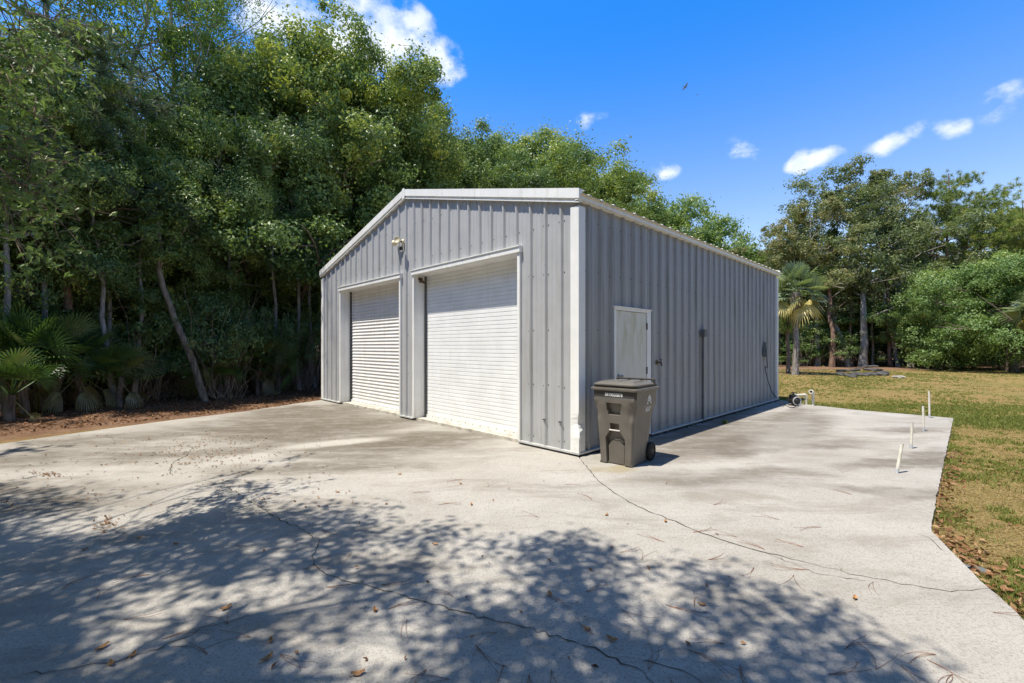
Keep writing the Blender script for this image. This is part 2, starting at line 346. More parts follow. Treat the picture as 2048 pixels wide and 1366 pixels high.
rnd = random.Random(5)
JOINT = [G(1160, 917), G(1172, 932), G(1195, 958), G(1225, 982), G(1258, 1003), G(1300, 1022), G(1350, 1042), G(1400, 1065), G(1460, 1084), G(1520, 1102), G(1600, 1120), G(1700, 1146), G(1800, 1166), G(1900, 1182), G(1978, 1176)]
def jag(pts, step=.05, amp=.008, seed=1):
    r = random.Random(seed); out = []
    for a, b in zip(pts, pts[1:]):
        n = max(1, int((b - a).length / step)); t = (b - a).normalized(); nn = Vector((-t.y, t.x, 0))
        for i in range(n): out.append(a.lerp(b, i / n) + nn * r.gauss(0, amp))
    out.append(pts[-1]); return out
JJ = jag(JOINT, .06, .007, 3)
def slab(name, top, mat_, thick=.1):
    bm = bmesh.new(); vt = [bm.verts.new((p.x, p.y, p.z)) for p in top]; f = bm.faces.new(vt); bm.normal_update()
    if f.normal.z < 0: f.normal_flip()
    r = bmesh.ops.extrude_face_region(bm, geom=[f]); 
    for e in r['geom']:
        if isinstance(e, bmesh.types.BMVert): e.co.z = -thick
    bmesh.ops.recalc_face_normals(bm, faces=bm.faces[:])
    me = bpy.data.meshes.new(name); bm.to_mesh(me); bm.free(); me.materials.append(mat_)
    o = link_mesh(name, me); o['kind'] = 'structure'; return o
R_EDGE = jag([G(1978, 1176), G(1862, 1062), G(1872, 1000), G(1893, 900), G(1907, 836)], .09, .0035, 8)
B_EDGE = [G(1907, 836), G(1800, 827), G(1714, 820), G(1607, 808), Vector((7.7, 12.95, 0)), Vector((7.3, 12.7, 0))]
# side slab: joint -> right edge -> back edge -> in under the garage
side = JJ + R_EDGE[1:] + B_EDGE[1:] + [Vector((6.9, 12.6, 0)), Vector((1.1, 6.85, 0))]
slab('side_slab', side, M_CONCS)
LEFT = [Vector((-5.2, 13.3, 0)), G(642, 800), G(494, 822), G(329, 842), G(160, 865), G(0, 888), Vector((-8.6, 4, 0)), Vector((-9, -9, 0))]
RIGHT = [Vector((-1.5, -9, 0)), Vector((.6, -1.5, 0)), G(2048, 1240)]
main = [p - Vector((.004, .004, 0)) for p in JJ] + list(reversed(jag([Vector((-1.5, -9, 0)), Vector((.6, -1.5, 0)), G(2048, 1240), G(1978, 1176) - Vector((.004, .004, 0))], .08, .006, 4)[:-1]))
main += list(reversed(jag(LEFT, .4, .012, 5))) + [Vector((-4.4, 12.9, 0)), Vector((.9, 7.2, 0))]
slab('driveway', main, M_CONC)

def ribbon(mb, pts, wid, z=.004, seed=0):
    r = random.Random(seed); n = len(pts); vs = []
    for i, p in enumerate(pts):
        t = (pts[min(i + 1, n - 1)] - pts[max(i - 1, 0)]).normalized(); nn = Vector((-t.y, t.x, 0))
        k = wid * (.35 + r.random()) * min(1, (i + .2) / 4, (n - i - .8) / 4 + .05)
        vs += [(p + nn * k) + Vector((0, 0, z)), (p - nn * k * (.5 + r.random())) + Vector((0, 0, z))]
    mb.add(vs, [(2 * i, 2 * i + 1, 2 * i + 3, 2 * i + 2) for i in range(n - 1)])
CR = [([(445, 968), (500, 1003), (560, 1040), (600, 1058), (640, 1080), (632, 1105), (625, 1130), (650, 1148), (700, 1165), (760, 1178), (830, 1200), (900, 1218), (980, 1240), (1040, 1252), (1100, 1270), (1160, 1288), (1220, 1310), (1290, 1345), (1320, 1400)], .0036),
      ([(388, 893), (372, 912), (345, 925), (340, 940), (345, 952)], .004), ([(445, 968), (400, 960), (330, 985)], .002),
      ([(1220, 1310), (1300, 1322), (1380, 1350), (1430, 1390)], .0025), ([(0, 1360), (120, 1345), (280, 1310), (400, 1262), (520, 1225)], .0025),
      ([(1520, 1102), (1640, 1150), (1760, 1165)], .002), ([(1810, 1060), (1860, 1078), (1900, 1110)], .002)]
for i, (pp, wd) in enumerate(CR):
    m_ = MB(); ribbon(m_, jag([G(*q) for q in pp], .035, .009, 20 + i), wd, seed=i); m_.build('driveway_crack', M_CRACK, kind='structure')
m_ = MB(); ribbon(m_, [p - Vector((.006, .006, 0)) for p in JJ[:int(len(JJ) * .8)]], .0065, .003, 9); ribbon(m_, [p - Vector((.006, .006, 0)) for p in JJ[int(len(JJ) * .8) - 2:]], .0025, .003, 9); m_.build('slab_joint', M_CRACK, kind='structure')
# dirt that gathers under the garage foot

# ------------------------------------------------------------------ the metal garage (local x = into the lot along the side wall, y = along the front)
A0 = Vector((.93, 6.20, 0)); RZ = math.atan2(.6975, .7166); W_, D_, HE = 9.14, 9.30, 3.66; SL = .252
gar = thing('metal_garage', 'large grey ribbed metal garage with white trim and two roll-up doors', 'garage', A0, RZ)
GM = Matrix.Translation(A0) @ Matrix.Rotation(RZ, 4, 'Z'); GI = GM.inverted()
def rise(y): return HE + min(y, W_ - y) * SL
def profile(L, off, sp=.3048):
    pts = [(0.0, 0.0)]; s = off
    while s < L + .1:
        for ds, o in [(-.034, 0), (-.013, .034), (.013, .040), (.034, 0)]: pts.append((s + ds, o))
        for c in (.105, .20):
            for ds, o in [(-.020, 0), (-.012, .0045), (.012, .0045), (.020, 0)]: pts.append((s + c + ds, o))
        s += sp
    pts = [p for p in pts if 0 <= p[0] <= L]; pts.append((L, 0.0)); return sorted(set(pts))
def wall(name, L, off, zt, ops, mp, screws=True, seed=0):
    pts = profile(L, off)
    for a, b_, h in ops:
        for x in (a, b_):
            o = np.interp(x, [p[0] for p in pts], [p[1] for p in pts]); pts.append((x, float(o)))
    if L == W_: pts.append((W_ / 2, float(np.interp(W_ / 2, [p[0] for p in pts], [p[1] for p in pts]))))
    pts = sorted(set(pts)); mb = MB()
    for (s0, o0), (s1, o1) in zip(pts, pts[1:]):
        if s1 - s0 < 1e-5: continue
        mid = (s0 + s1) / 2; zb = .055
        for a, b_, h in ops:
            if a < mid < b_: zb = h
        mb.add([mp(s0, o0, zb), mp(s1, o1, zb), mp(s1, o1, zt(s1)), mp(s0, o0, zt(s0))], [(0, 1, 2, 3)])
    if screws:
        r = random.Random(seed); s = off
        while s < L:
            for z in (.16, .95, 1.78, 2.62, 3.35, 4.1):
                for ds in (-.05, .05):
                    x = s + ds
                    if x > L - .05 or x < .12 or z > zt(x) - .2 or any(a - .05 < x < b_ + .05 and z < h for a, b_, h in ops): continue
                    if r.random() < .12: continue
                    z2 = z + r.gauss(0, .006); q = .0095
                    mb.add([mp(x - q, .002, z2 - q), mp(x + q, .002, z2 - q), mp(x + q, .002, z2 + q), mp(x - q, .002, z2 + q), mp(x, .009, z2)], [(0, 1, 4), (1, 2, 4), (2, 3, 4), (3, 0, 4)], 1)
            if r.random() < .6: 
                z2 = r.uniform(.5, 3.2); x = s; q = .006
                if x < L and z2 < zt(x) - .3 and not any(a - .05 < x < b_ + .05 and z2 < h + .1 for a, b_, h in ops):
                    mb.add([mp(x - q, .035, z2 - q), mp(x + q, .035, z2 - q), mp(x + q, .035, z2 + q), mp(x - q, .035, z2 + q), mp(x, .042, z2)], [(0, 1, 4), (1, 2, 4), (2, 3, 4), (3, 0, 4)], 1)
            s += .3048
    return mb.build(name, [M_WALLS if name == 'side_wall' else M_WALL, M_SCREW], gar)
DOORS = [(1.17, 4.22, 3.03), (4.82, 7.87, 3.03)]
wall('front_wall', W_, .296, lambda y: rise(y) - .02, DOORS, lambda s, o, z: (-o, s, z), True, 1)
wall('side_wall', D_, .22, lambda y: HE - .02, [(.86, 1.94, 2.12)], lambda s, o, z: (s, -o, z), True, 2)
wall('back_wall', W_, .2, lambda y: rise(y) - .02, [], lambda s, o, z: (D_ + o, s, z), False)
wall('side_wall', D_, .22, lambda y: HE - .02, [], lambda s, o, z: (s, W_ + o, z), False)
# roof: ribbed sheet with a folded ridge cap
mb = MB(); pr = profile(D_ + .10, .18)
for sgn in (0, 1):
    for (s0, o0), (s1, o1) in zip(pr, pr[1:]):
        def rp(s, o, t): y = -.115 + t * (W_ / 2 + .115); z = HE + .022 + (y * SL) + o * .5; return (s - .05, y if sgn == 0 else W_ - y, z)
        mb.add([rp(s0, o0, 0), rp(s1, o1, 0), rp(s1, o1, 1), rp(s0, o0, 1)], [(0, 1, 2, 3)])
        mb.add([(*rp(s0, -.006, 0)[:2], rp(s0, -.006, 0)[2]), rp(s1, -.006, 0), rp(s1, o1, 0), rp(s0, o0, 0)], [(0, 1, 2, 3)])   # closed sheet ends at the eave
roof = mb.build('roof', M_ROOF, gar)
mb = MB()
for sgn in (-1, 1):
    y0, y1 = W_ / 2, W_ / 2 + sgn * .17
    mb.add([(-.05, y0, rise(y0) + .07), (D_ + .05, y0, rise(y0) + .07), (D_ + .05, y1, rise(y1) + .062), (-.05, y1, rise(y1) + .062)], [(0, 1, 2, 3)])
mb.build('ridge_cap', M_ROOF, roof)
# rake trim on the front and back gables
def rake(x0, x1, dz0, dz1, mb, y0=-.075, y1=W_ + .075, mi=0):
    h = W_ / 2
    for ya, yb in ((y0, h), (h, y1)):
        za, zb = (HE + (ya if ya < h else W_ - ya) * SL), (HE + (yb if yb <= h else W_ - yb) * SL)
        vs = [(x0, ya, za + dz0), (x1, ya, za + dz0), (x1, yb, zb + dz0), (x0, yb, zb + dz0), (x0, ya, za + dz1), (x1, ya, za + dz1), (x1, yb, zb + dz1), (x0, yb, zb + dz1)]
        mb.add(vs, [(3, 2, 1, 0), (4, 5, 6, 7), (0, 1, 5, 4), (1, 2, 6, 5), (2, 3, 7, 6), (3, 0, 4, 7)], mi)
for xx in (0, 1):
    mb = MB()
    if xx == 0: rake(-.085, -.003, -.055, .075, mb); rake(-.055, -.001, -.10, -.055, mb, -.06, W_ + .06); rake(-.072, -.046, -.112, -.098, mb, -.06, W_ + .06); rake(-.085, .06, .075, .083, mb)
    else: rake(D_ + .04, D_ + .085, -.08, .08, mb)
    mb.build('rake_trim', M_TRIM, gar)
mb = MB(); h = W_ / 2                       # folded joint cover at the gable peak
mb.add([(-.089, h - .0, rise(h) - .125), (-.089, h - .05, rise(h) - .115), (-.089, h - .05, rise(h) + .088), (-.089, h, rise(h) + .102), (-.089, h + .05, rise(h) + .088), (-.089, h + .05, rise(h) - .115)], [(0, 1, 2, 3, 4, 5)])
mb.build('peak_joint', M_TRIM, gar)
# eave trim along both long sides (short lapped lengths)
for yy, s in ((0, -1), (W_, 1)):
    mb = MB(); xs = [-.08, .42, .5, .72, 3.0, 3.03, 6.1, 6.13, 8.9, D_ + .085]
    for i, (a, b_) in enumerate(zip(xs, xs[1:])):
        e = .003 * (i % 2)
        ys = sorted((yy + s * .002, yy + s * (.078 + e))); mb.box((a + .001, ys[0], HE - .075 - e), (b_ - .001, ys[1], HE + .002))
        ys = sorted((yy + s * .002, yy + s * (.062))); mb.box((a + .001, ys[0], HE - .09), (b_ - .001, ys[1], HE - .0795))
    mb.build('eave_trim', M_TRIM, gar)
# corner trims; the near one is dented at knee height
def corner(x, y, sx, sy, dent=False):
    mb = MB(); n = 60; wd = .105
    r = random.Random(4)
    L = []
    for i in range(n + 1):
        z = .05 + (HE - .16 - .05) * i / n; p = .044; dx = dy = 0
        if dent:
            k = math.exp(-((z - .46) / .10) ** 2); k2 = math.exp(-((z - .30) / .07) ** 2); dx = .022 * k - .012 * k2; dy = .030 * k - .022 * k2 + (r.uniform(-.006, .006) if .1 < z < .62 else 0)
        a = (x + sx * p * -1, y + sy * -1 * -wd, z)
        L.append([(x - sx * p, y + sy * wd, z), (x - sx * (p + .003 - dx), y - sy * (p - dy), z), (x + sx * wd, y - sy * p, z)])
    vs = [q for row in L for q in row]; fs = []
    for i in range(n):
        for j in range(2): fs.append((i * 3 + j, i * 3 + j + 1, (i + 1) * 3 + j + 1, (i + 1) * 3 + j))
    # returns back to the sheet
    k = len(vs)
    for row in L: vs += [(x, row[0][1], row[0][2]), (row[2][0], y, row[2][2])]
    for i in range(n): fs.append((k + 2 * i, i * 3, (i + 1) * 3, k + 2 * i + 2)); fs.append((i * 3 + 2, k + 2 * i + 1, k + 2 * i + 3, (i + 1) * 3 + 2))
    mb.add(vs, fs); o = mb.build('corner_trim', M_TRIM, gar); return o
cd = corner(0, 0, 1, 1, True); cd['label'] = 'white corner trim with a dent near its foot'
corner(0, W_, 1, -1); corner(D_, 0, -1, 1); corner(D_, W_, -1, -1)
# foundation edge and base trim
mb = MB(); mb.box((.012, .012, -.09), (D_ - .012, W_ - .012, .05)); mb.build('foundation', simple('foundation_concrete', (.46, .43, .37), .9, .2, 0, .3, 6), gar)
M_BTRIM = simple('base_trim_metal', (.50, .50, .49), .5)
def base(segs, front):
    for a, b_ in segs:
        mb = MB()
        if front: mb.box((-.062, a, .030), (-.004, b_, .056)); mb.box((-.05, a, .018), (-.006, b_, .029), 1)
        else: mb.box((a, -.062, .030), (b_, -.004, .056)); mb.box((a, -.05, .018), (b_, -.006, .029), 1)
        mb.build('base_trim', [M_BTRIM, M_DARK], gar)
base([(-.06, 1.13), (4.25, 4.79), (7.9, W_ + .05)], True); base([(.0, .83), (1.97, D_ + .05)], False)
# roll up doors
for k, (a, b_, h) in enumerate(DOORS):
    fr = MB(); t = .095; pz = .046
    fr.box((-pz, a - .055, .05), (.0, a, h + .0)); fr.box((-pz, b_, .05), (.0, b_ + .055, h + .0))       # face of the jambs
    fr.box((-.070, a - .075, h + .001), (-.001, b_ + .075, h + .085)); fr.box((-.085, a - .08, h + .086), (-.001, b_ + .08, h + .10))
    fr.box((.001, a - .004, .05), (.255, a + .0, h)); fr.box((.001, b_, .05), (.255, b_ + .004, h)); fr.box((.001, a, h - .004), (.255, b_, h + .0))
    fo = fr.build('door_frame', M_TRIM, gar)
    dr = MB(); z = .115; z1 = h + .12; x = .25; xs = a + .03, b_ - .03
    if k == 0:
        sp = .0725
        prof = []
        while z < z1: prof += [(z, .010), (z + .005, .0), (z + sp - .012, .0), (z + sp - .006, .010)]; z += sp
    else:
        sp = .083; prof = []
        while z < z1:
            for q in range(8): prof.append((z + sp * q / 8, .016 * (.5 - .5 * math.cos(2 * math.pi * q / 8)) ** .7))
            z += sp
    vs = []; r = random.Random(3 + k)
    for zz, o in prof: vs += [(x + o, xs[0], zz), (x + o, xs[1], zz)]
    dr.add(vs, [(2 * i, 2 * i + 1, 2 * i + 3, 2 * i + 2) for i in range(len(prof) - 1)], 0, k == 1)
    d = dr.build('roll_up_door', M_CURTAIN if k == 0 else M_CURTAINB, gar)
    d['label'] = 'white roll-up door of flat narrow slats' if k == 0 else 'aged white roll-up door of rounded ribs with a dirty foot'
    bb = MB(); bb.box((x - .022, xs[0], .058), (x + .01, xs[1], .114)); bb.box((x - .03, xs[0], .051), (x + .012, xs[1], .0575))
    for i in range(14):
        y = xs[0] + .1 + i * .22; bb.lathe([(0, 0), (0, .009), (.006, .006), (.006, 0)], (x - .022, y, .088), (-1, 0, 0), 8, 1)
    bb.build('bottom_bar', [M_TRIM, M_SCREW], d)
    for y, s in ((a, 1), (b_, -1)):
        gm = MB(); ys = sorted((y + s * .001, y + s * .035)); gm.box((x - .035, ys[0], .05), (x - .025, ys[1], h - .01)); ys = sorted((y + s * .001, y + s * .010)); gm.box((x - .024, ys[0], .05), (x + .04, ys[1], h - .01))
        gm.build('guide_track', simple('track_metal', (.12, .12, .11), .5) if (s == -1) else M_TRIM, d)
sn = MB(); q = GI @ P(838, 552, 9.2)        # little sensor under the lintel
sn.tube([(.10, 4.21, 2.90), (.10, 4.12, 2.90)], .022, 10); sn.tube([(.07, 4.12, 2.905), (.15, 4.07, 2.86)], .028, 10); sn.box((.06, 4.17, 2.93), (.14, 4.217, 2.98))
sn.build('door_sensor', simple('rusty_sensor', (.10, .06, .045), .7), gar)
# side door
fr = MB(); a, b_, h = .86, 1.94, 2.10
fr.box((a - .02, -.050, .052), (a + .035, .02, h + .0)); fr.box((b_ - .105, -.050, .052), (b_ + .02, .02, h + .0)); fr.box((a - .02, -.052, h + .001), (b_ + .02, .02, h + .045)); fr.box((a - .04, -.068, h + .046), (b_ + .04, .0, h + .062))
df = fr.build('door_frame', M_TRIM, gar)
dm = MB(); dm.box((a + .040, -.038, .07), (b_ - .112, .006, h - .006)); sd = dm.build('side_door', M_DOOR, gar); sd['label'] = 'off-white flush door with yellow-green mildew'
kb = MB(); ky = a + .115; kb.lathe([(0, 0), (0, .038), (.008, .036), (.012, .016), (.04, .014), (.048, .030), (.066, .034), (.078, .026), (.082, 0)], (ky, -.038, 1.07), (0, -1, 0), 16)
kb.build('door_knob', M_BRASS, sd)
for z in (.3, 1.08, 1.82):
    hm = MB(); hm.box((b_ - .116, -.047, z), (b_ - .104, -.0385, z + .115)); hm.tube([(b_ - .110, -.052, z), (b_ - .110, -.052, z + .115)], .007, 8); hm.box((b_ - .104, -.0535, z), (b_ - .094, -.0505, z + .115)); hm.build('hinge', M_SCREW, sd)
# conduit with its box, outlet box, hose bib
cm_ = MB(); cm_.tube([(4.10, -.055, .03), (4.10, -.055, 1.74)], .022, 10); cm_.box((4.075, -.05, .5), (4.125, -.034, .53)); cm_.box((4.075, -.05, 1.3), (4.125, -.034, 1.33)); co_ = cm_.build('conduit', M_CONDUIT, gar)
jb = MB(); jb.box((4.045, -.10, 1.74), (4.155, -.035, 1.885)); jb.box((4.04, -.107, 1.735), (4.16, -.1005, 1.89)); jb.build('junction_box', M_CONDUIT, co_)
ob = MB(); ob.box((8.0, -.12, 1.27), (8.13, -.035, 1.50)); ob.box((7.99, -.127, 1.26), (8.14, -.1205, 1.51)); ob.box((8.03, -.10, 1.505), (8.10, -.036, 1.66)); ob.build('outlet_box', simple('grey_box', (.17, .18, .18), .5), gar)
hb = MB(); hb.tube([(2.25, 0, 1.26), (2.25, -.10, 1.26)], .012, 8); hb.tube([(2.25, -.08, 1.26), (2.25, -.10, 1.20)], .013, 8); hb.tube([(2.25, -.085, 1.27), (2.25, -.085, 1.31)], .006, 8); hb.lathe([(0, 0), (0, .03), (.008, .03), (.008, 0)], (2.25, -.085, 1.31), (0, 0, 1), 12); hb.box((2.215, -.012, 1.22), (2.285, -.006, 1.30)); hb.build('hose_bib', simple('old_brass', (.12, .09, .06), .5, .5, .5), gar)
# twin flood light above the doors
fl = MB(); y0, z0 = 4.66, 3.80; fl.lathe([(0, 0), (0, .055), (.02, .055), (.03, .03), (.03, 0)], (-.035, y0, z0), (-1, 0, 0), 16)
flo = fl.build('flood_light', M_CREAM, gar)
def lamp(neck0, neck1, d, nm):
    m_ = MB(); m_.tube([neck0, neck1], .014, 10, 1); m_.lathe([(-.02, .0), (-.015, .022), (.03, .028), (.05, .032), (.11, .066), (.125, .068), (.126, .063), (.118, .055), (.112, 0)], neck1, d, 20); m_.build(nm, [M_CREAM, M_BLACK], flo)
lamp((-.06, y0, z0), (-.10, y0 + .10, z0), (-.25, 1, -.10), 'lamp_head'); lamp((-.06, y0, z0 + .0), (-.13, y0 - .01, z0 - .01), (-.8, -.55, .05), 'lamp_head')
ar = MB(); ar.tube([(-.05, y0 - .02, z0 - .03), (-.10, y0 - .045, z0 - .14)], .012, 8); ar.box((-.14, y0 - .07, z0 - .20), (-.08, y0 - .02, z0 - .13)); ar.build('motion_sensor', M_BLACK, flo)
for y in (.296, .601):                     # bent clips on two ribs low on the front wall
    mb = MB(); mb.box((-.052, y - .03, .44), (-.035, y + .03, .452)); mb.box((-.056, y - .01, .437), (-.0525, y + .01, .456)); mb.build('bent_clip', M_SCREW, gar)

# ------------------------------------------------------------------ wheeled bin beside the corner
BC = GM @ Vector((.225, -.605, 0)); BRZ = RZ + math.radians(5)
bin_ = thing('wheeled_bin', 'brown-grey wheeled rubbish bin with closed lid beside the garage corner', 'rubbish bin', BC, BRZ)
M_BIN = simple('bin_plastic', (.135, .12, .102), .40, .5, 0, .12, 6, .15); M_BIND = simple('bin_dark_plastic', (.045, .041, .036), .5, .4, 0, .12, 6, .1)
M_LID = simple('bin_lid_plastic', (.16, .148, .13), .38, .5, 0, .12, 5, .1)
ZT = .985
def sm(a, b, x): t = min(1, max(0, (x - a) / (b - a))); return t * t * (3 - 2 * t)
def half_w(z): return .226 + .036 * min(1, z / .6) + .040 * sm(.60, .80, z) + .006 * sm(.8, 1, z)
def front_x(z): return -.265 - .045 * sm(.1, .9, z) - .012 * sm(.66, .80, z) + .010 * sm(.86, .88, z)
def back_x(z): return .225 + .13 * sm(.1, .95, z)
def indent(y, z):                       # y to viewer's left positive; fraction of half width
    u = y / half_w(z); d = 0.0
    if .655 < z < .80 and -.36 + (.80 - z) * .5 < u < .34 - (.80 - z) * .3: d = .062                      # upper pocket
    if z < .84 and z > .55 and abs(u) > .62: d = max(d, .03 * sm(.62, .95, abs(u)) * (1 - sm(.78, .84, z)) * sm(.55, .68, z))
    if .44 < z < .535 and abs(u) < .25: d = .085                                                           # grab slot
    if z <= .44:
        lim = .25 + .30 * sm(.44, .36, z) if z > .36 else .56
        lim = .25 + (.30 * min(1, (.44 - z) / .09))
        if abs(u) < lim: d = .075
        lim2 = .16 + (.34 * min(1, max(0, (.33 - z) / .09)))
        if z < .33 and abs(u) < lim2: d = .034
    return d
NY, NZ = 64, 110; mb = MB(); grid = []
for j in range(NZ + 1):
    z = .012 + (ZT - .012) * j / NZ; row = []
    for i in range(NY + 1):
        u = -1 + 2 * i / NY; y = u * half_w(z)
        rc = .03 * max(0, (abs(u) - .88) / .12) ** 2
        row.append((front_x(z) + rc + indent(y, z), y, z))
    grid.append(row)
vs = [q for r_ in grid for q in r_]; W1 = NY + 1
for j in range(NZ):
    for i in range(NY):
        z = grid[j][i][2]; u = -1 + 2 * (i + .5) / NY
        dark = z > .855 and u < 1.1
        mb.add([], [])
        mb.f.append((j * W1 + i, (j + 1) * W1 + i, (j + 1) * W1 + i + 1, j * W1 + i + 1)); mb.m.append(1 if dark else 0); mb.sm.append(False)
mb.v = [tuple(q) for q in vs]
for sg in (-1, 1):                        # side panels, with the waist where the hopper flares
    NX = 20; base_i = len(mb.v)
    for j in range(NZ + 1):
        z = .012 + (ZT - .012) * j / NZ; xf = grid[j][0 if sg < 0 else NY][0]
        for i in range(NX + 1):
            t = i / NX; x = xf + (back_x(z) - xf) * t
            bow = .012 * math.sin(math.pi * t) * (1 - sm(.5, .75, z) * .8) - .02 * sm(.0, .35, 1 - t) * 0
            mb.v.append((x, sg * (half_w(z) + bow * 0 - .03 * sm(.80, 1.0, t) * .6), z))
    for j in range(NZ):
        for i in range(NX):
            a = base_i + j * (NX + 1) + i; f = (a, a + 1, a + NX + 2, a + NX + 1); mb.f.append(f if sg < 0 else f[::-1]); mb.m.append(0); mb.sm.append(False)
vb = []
for j in range(0, NZ + 1, 10):
    z = .012 + (ZT - .012) * j / NZ; hw = half_w(z) - .018; vb += [(back_x(z), -hw, z), (back_x(z), hw, z)]
mb.add(vb, [(2 * i, 2 * i + 1, 2 * i + 3, 2 * i + 2) for i in range(len(vb) // 2 - 1)])
mb.box((-.23, -.20, .012), (.20, .20, .03))
for sg in (-1, 1): mb.box((-.262, sg * .215 - .0 if sg > 0 else -.224, .0), (-.16, .224 if sg > 0 else -.215, .03))
mb.box((.17, -.19, .10), (.235, .19, .18))
body = mb.build('body', [M_BIN, M_BIND], bin_)
rb = MB()
def rrect(x0, x1, y0, y1, r, z, n=5):
    o = []
    for cx, cy, a0 in ((x1 - r, y1 - r, 0), (x0 + r, y1 - r, 90), (x0 + r, y0 + r, 180), (x1 - r, y0 + r, 270)):
        for i in range(n + 1): q = math.radians(a0 + 90 * i / n); o.append((cx + r * math.cos(q), cy + r * math.sin(q), z))
    return o
def loft(mb, rings, mi=0, smooth=False, cap=True):
    n = len(rings[0]); vs = [q for r_ in rings for q in r_]
    mb.add(vs, [(i * n + j, i * n + (j + 1) % n, (i + 1) * n + (j + 1) % n, (i + 1) * n + j) for i in range(len(rings) - 1) for j in range(n)], mi, smooth)
    if cap: mb.add(rings[-1], [tuple(range(n))], mi); mb.add(rings[0], [tuple(range(n))[::-1]], mi)
X0, X1, Y1 = -.335, .385, .335
loft(rb, [rrect(X0 + .02, X1 - .015, -Y1 + .02, Y1 - .02, .04, .962), rrect(X0, X1, -Y1, Y1, .05, .967), rrect(X0 - .004, X1, -Y1 - .004, Y1 + .004, .05, .985), rrect(X0, X1, -Y1, Y1, .05, 1.0), rrect(X0 + .02, X1 - .02, -Y1 + .02, Y1 - .02, .04, 1.004)])
rb.build('rim', M_BIN, bin_)
ld = MB()
loft(ld, [rrect(X0 + .03, X1 - .02, -Y1 + .03, Y1 - .03, .04, 1.005), rrect(X0 + .03, X1 - .02, -Y1 + .03, Y1 - .03, .04, 1.030)], 1)
loft(ld, [rrect(X0 + .012, X1 - .12, -Y1 + .03, Y1 - .03, .05, 1.0305), rrect(X0 + .008, X1 - .12, -Y1 + .025, Y1 - .025, .05, 1.046), rrect(X0 + .07, X1 - .19, -Y1 + .09, Y1 - .09, .05, 1.076), rrect(X0 + .11, X1 - .23, -Y1 + .12, Y1 - .12, .04, 1.080)])
for y in (-.22, 0.0, .22): ld.box((-.19, y - .012, 1.0805), (.10, y + .012, 1.0845))
ld.box((X1 - .135, -.28, 1.0225), (X1 - .02, .28, 1.032))
lid = ld.build('lid', [M_LID, M_BIND], bin_)
hd = MB(); hx = X1 - .035; hd.tube([(hx, -.27, 1.088), (hx, .27, 1.088)], .013, 10)
for y in (-.27, -.09, .09, .27): hd.box((hx - .06, y - .008, 1.0325), (hx - .004, y + .008, 1.085))
hd.build('handle', M_BIND, bin_)
gb = MB(); gb.tube([(-.285, -.075, .452), (-.285, .075, .452)], .010, 10); gb.build('grab_bar', simple('bar_metal', (.55, .52, .48), .35), bin_)
for sg in (-1, 1):
    wm = MB(); wy = sg * .245; wc = (.265, wy, .125)
    wm.lathe([(-.028, .05), (-.028, .105), (-.022, .120), (-.010, .125), (.010, .125), (.022, .120), (.028, .105), (.028, .088)], wc, (0, sg, 0), 32)
    wh = wm.build('wheel', M_RUBBER, bin_)
    sp = MB(); sp.lathe([(.012, .088), (.020, .088), (.022, .078), (.012, .074), (.010, .03), (.024, .028), (.028, .018), (.028, 0)], wc, (0, sg, 0), 32)
    for q in range(10):
        an = 2 * math.pi * q / 10; M_ = Matrix.Translation(wc) @ Matrix.Rotation(an, 4, 'Y'); yo = sg * .019
        sp.box((.02, yo - .006, -.006), (.082, yo + .006, .006), 0, M_)
    sp.build('rim', M_BLACK, wh)
ax = MB(); ax.tube([(.265, -.24, .125), (.265, .24, .125)], .010, 10); ax.box((.20, -.19, .10), (.285, .19, .15)); ax.build('axle', M_BLACK, bin_)
M_PRINT = simple('white_print', (.82, .82, .80), .7, .2, 0, .15, 60)
def text_obj(s, size, M_, parent, name, sx=1.0):
    cu = bpy.data.curves.new('t', 'FONT'); cu.body = s; cu.size = size; cu.extrude = .0006; cu.align_x = 'CENTER'; cu.offset = size * .018
    t = bpy.data.objects.new('t', cu); C.objects.link(t); dg = bpy.context.evaluated_depsgraph_get()
    me = bpy.data.meshes.new_from_object(t.evaluated_get(dg)); bpy.data.objects.remove(t); me.transform(M_ @ Matrix.Scale(sx, 4, (1, 0, 0))); me.materials.clear(); me.materials.append(M_PRINT); me.name = name
    return link_mesh(name, me, parent)
# number faces the front (-x): text x axis -> -y ; up -> z
MF = Matrix(((0, 0, -1, front_x(.90) - .0015), (-1, 0, 0, .0), (0, 1, 0, .893), (0, 0, 0, 1)))
text_obj('0919050878', .058, MF, bin_, 'serial_number', .86)
# emblem on the side that faces -y: text x axis -> x
def MS(x, z): return Matrix(((1, 0, 0, x), (0, 0, -1, -(half_w(z) + .004)), (0, 1, 0, z), (0, 0, 0, 1)))
eb = MB(); ex, ez = .085, .82
def arc(mb, r0, r1, a0, a1, n=6):
    vs = []; zc = ez
    for i in range(n + 1):
        q = math.radians(a0 + (a1 - a0) * i / n)
        for r_ in (r0, r1): zz = zc + r_ * math.sin(q) * 1.15; vs.append((ex + r_ * math.cos(q) * .9, -(half_w(zz) + .0045), zz))
    mb.add(vs, [(2 * i, 2 * i + 1, 2 * i + 3, 2 * i + 2) for i in range(n)])
for i in range(9): arc(eb, .026, .062 + .008 * (1 - abs(i - 4) / 4), 6 + i * 19.4, 20 + i * 19.4, 2)
arc(eb, .0, .018, 0, 180); 
for sg in (-1, 1):
    eb.add([(ex + sg * .062, -(half_w(.80) + .0045), .812), (ex + sg * .03, -(half_w(.80) + .0045), .812), (ex + sg * .045, -(half_w(.78) + .0045), .785), (ex + sg * .066, -(half_w(.78) + .0045), .79)], [(0, 1, 2, 3)])
eb.build('emblem', M_PRINT, bin_)
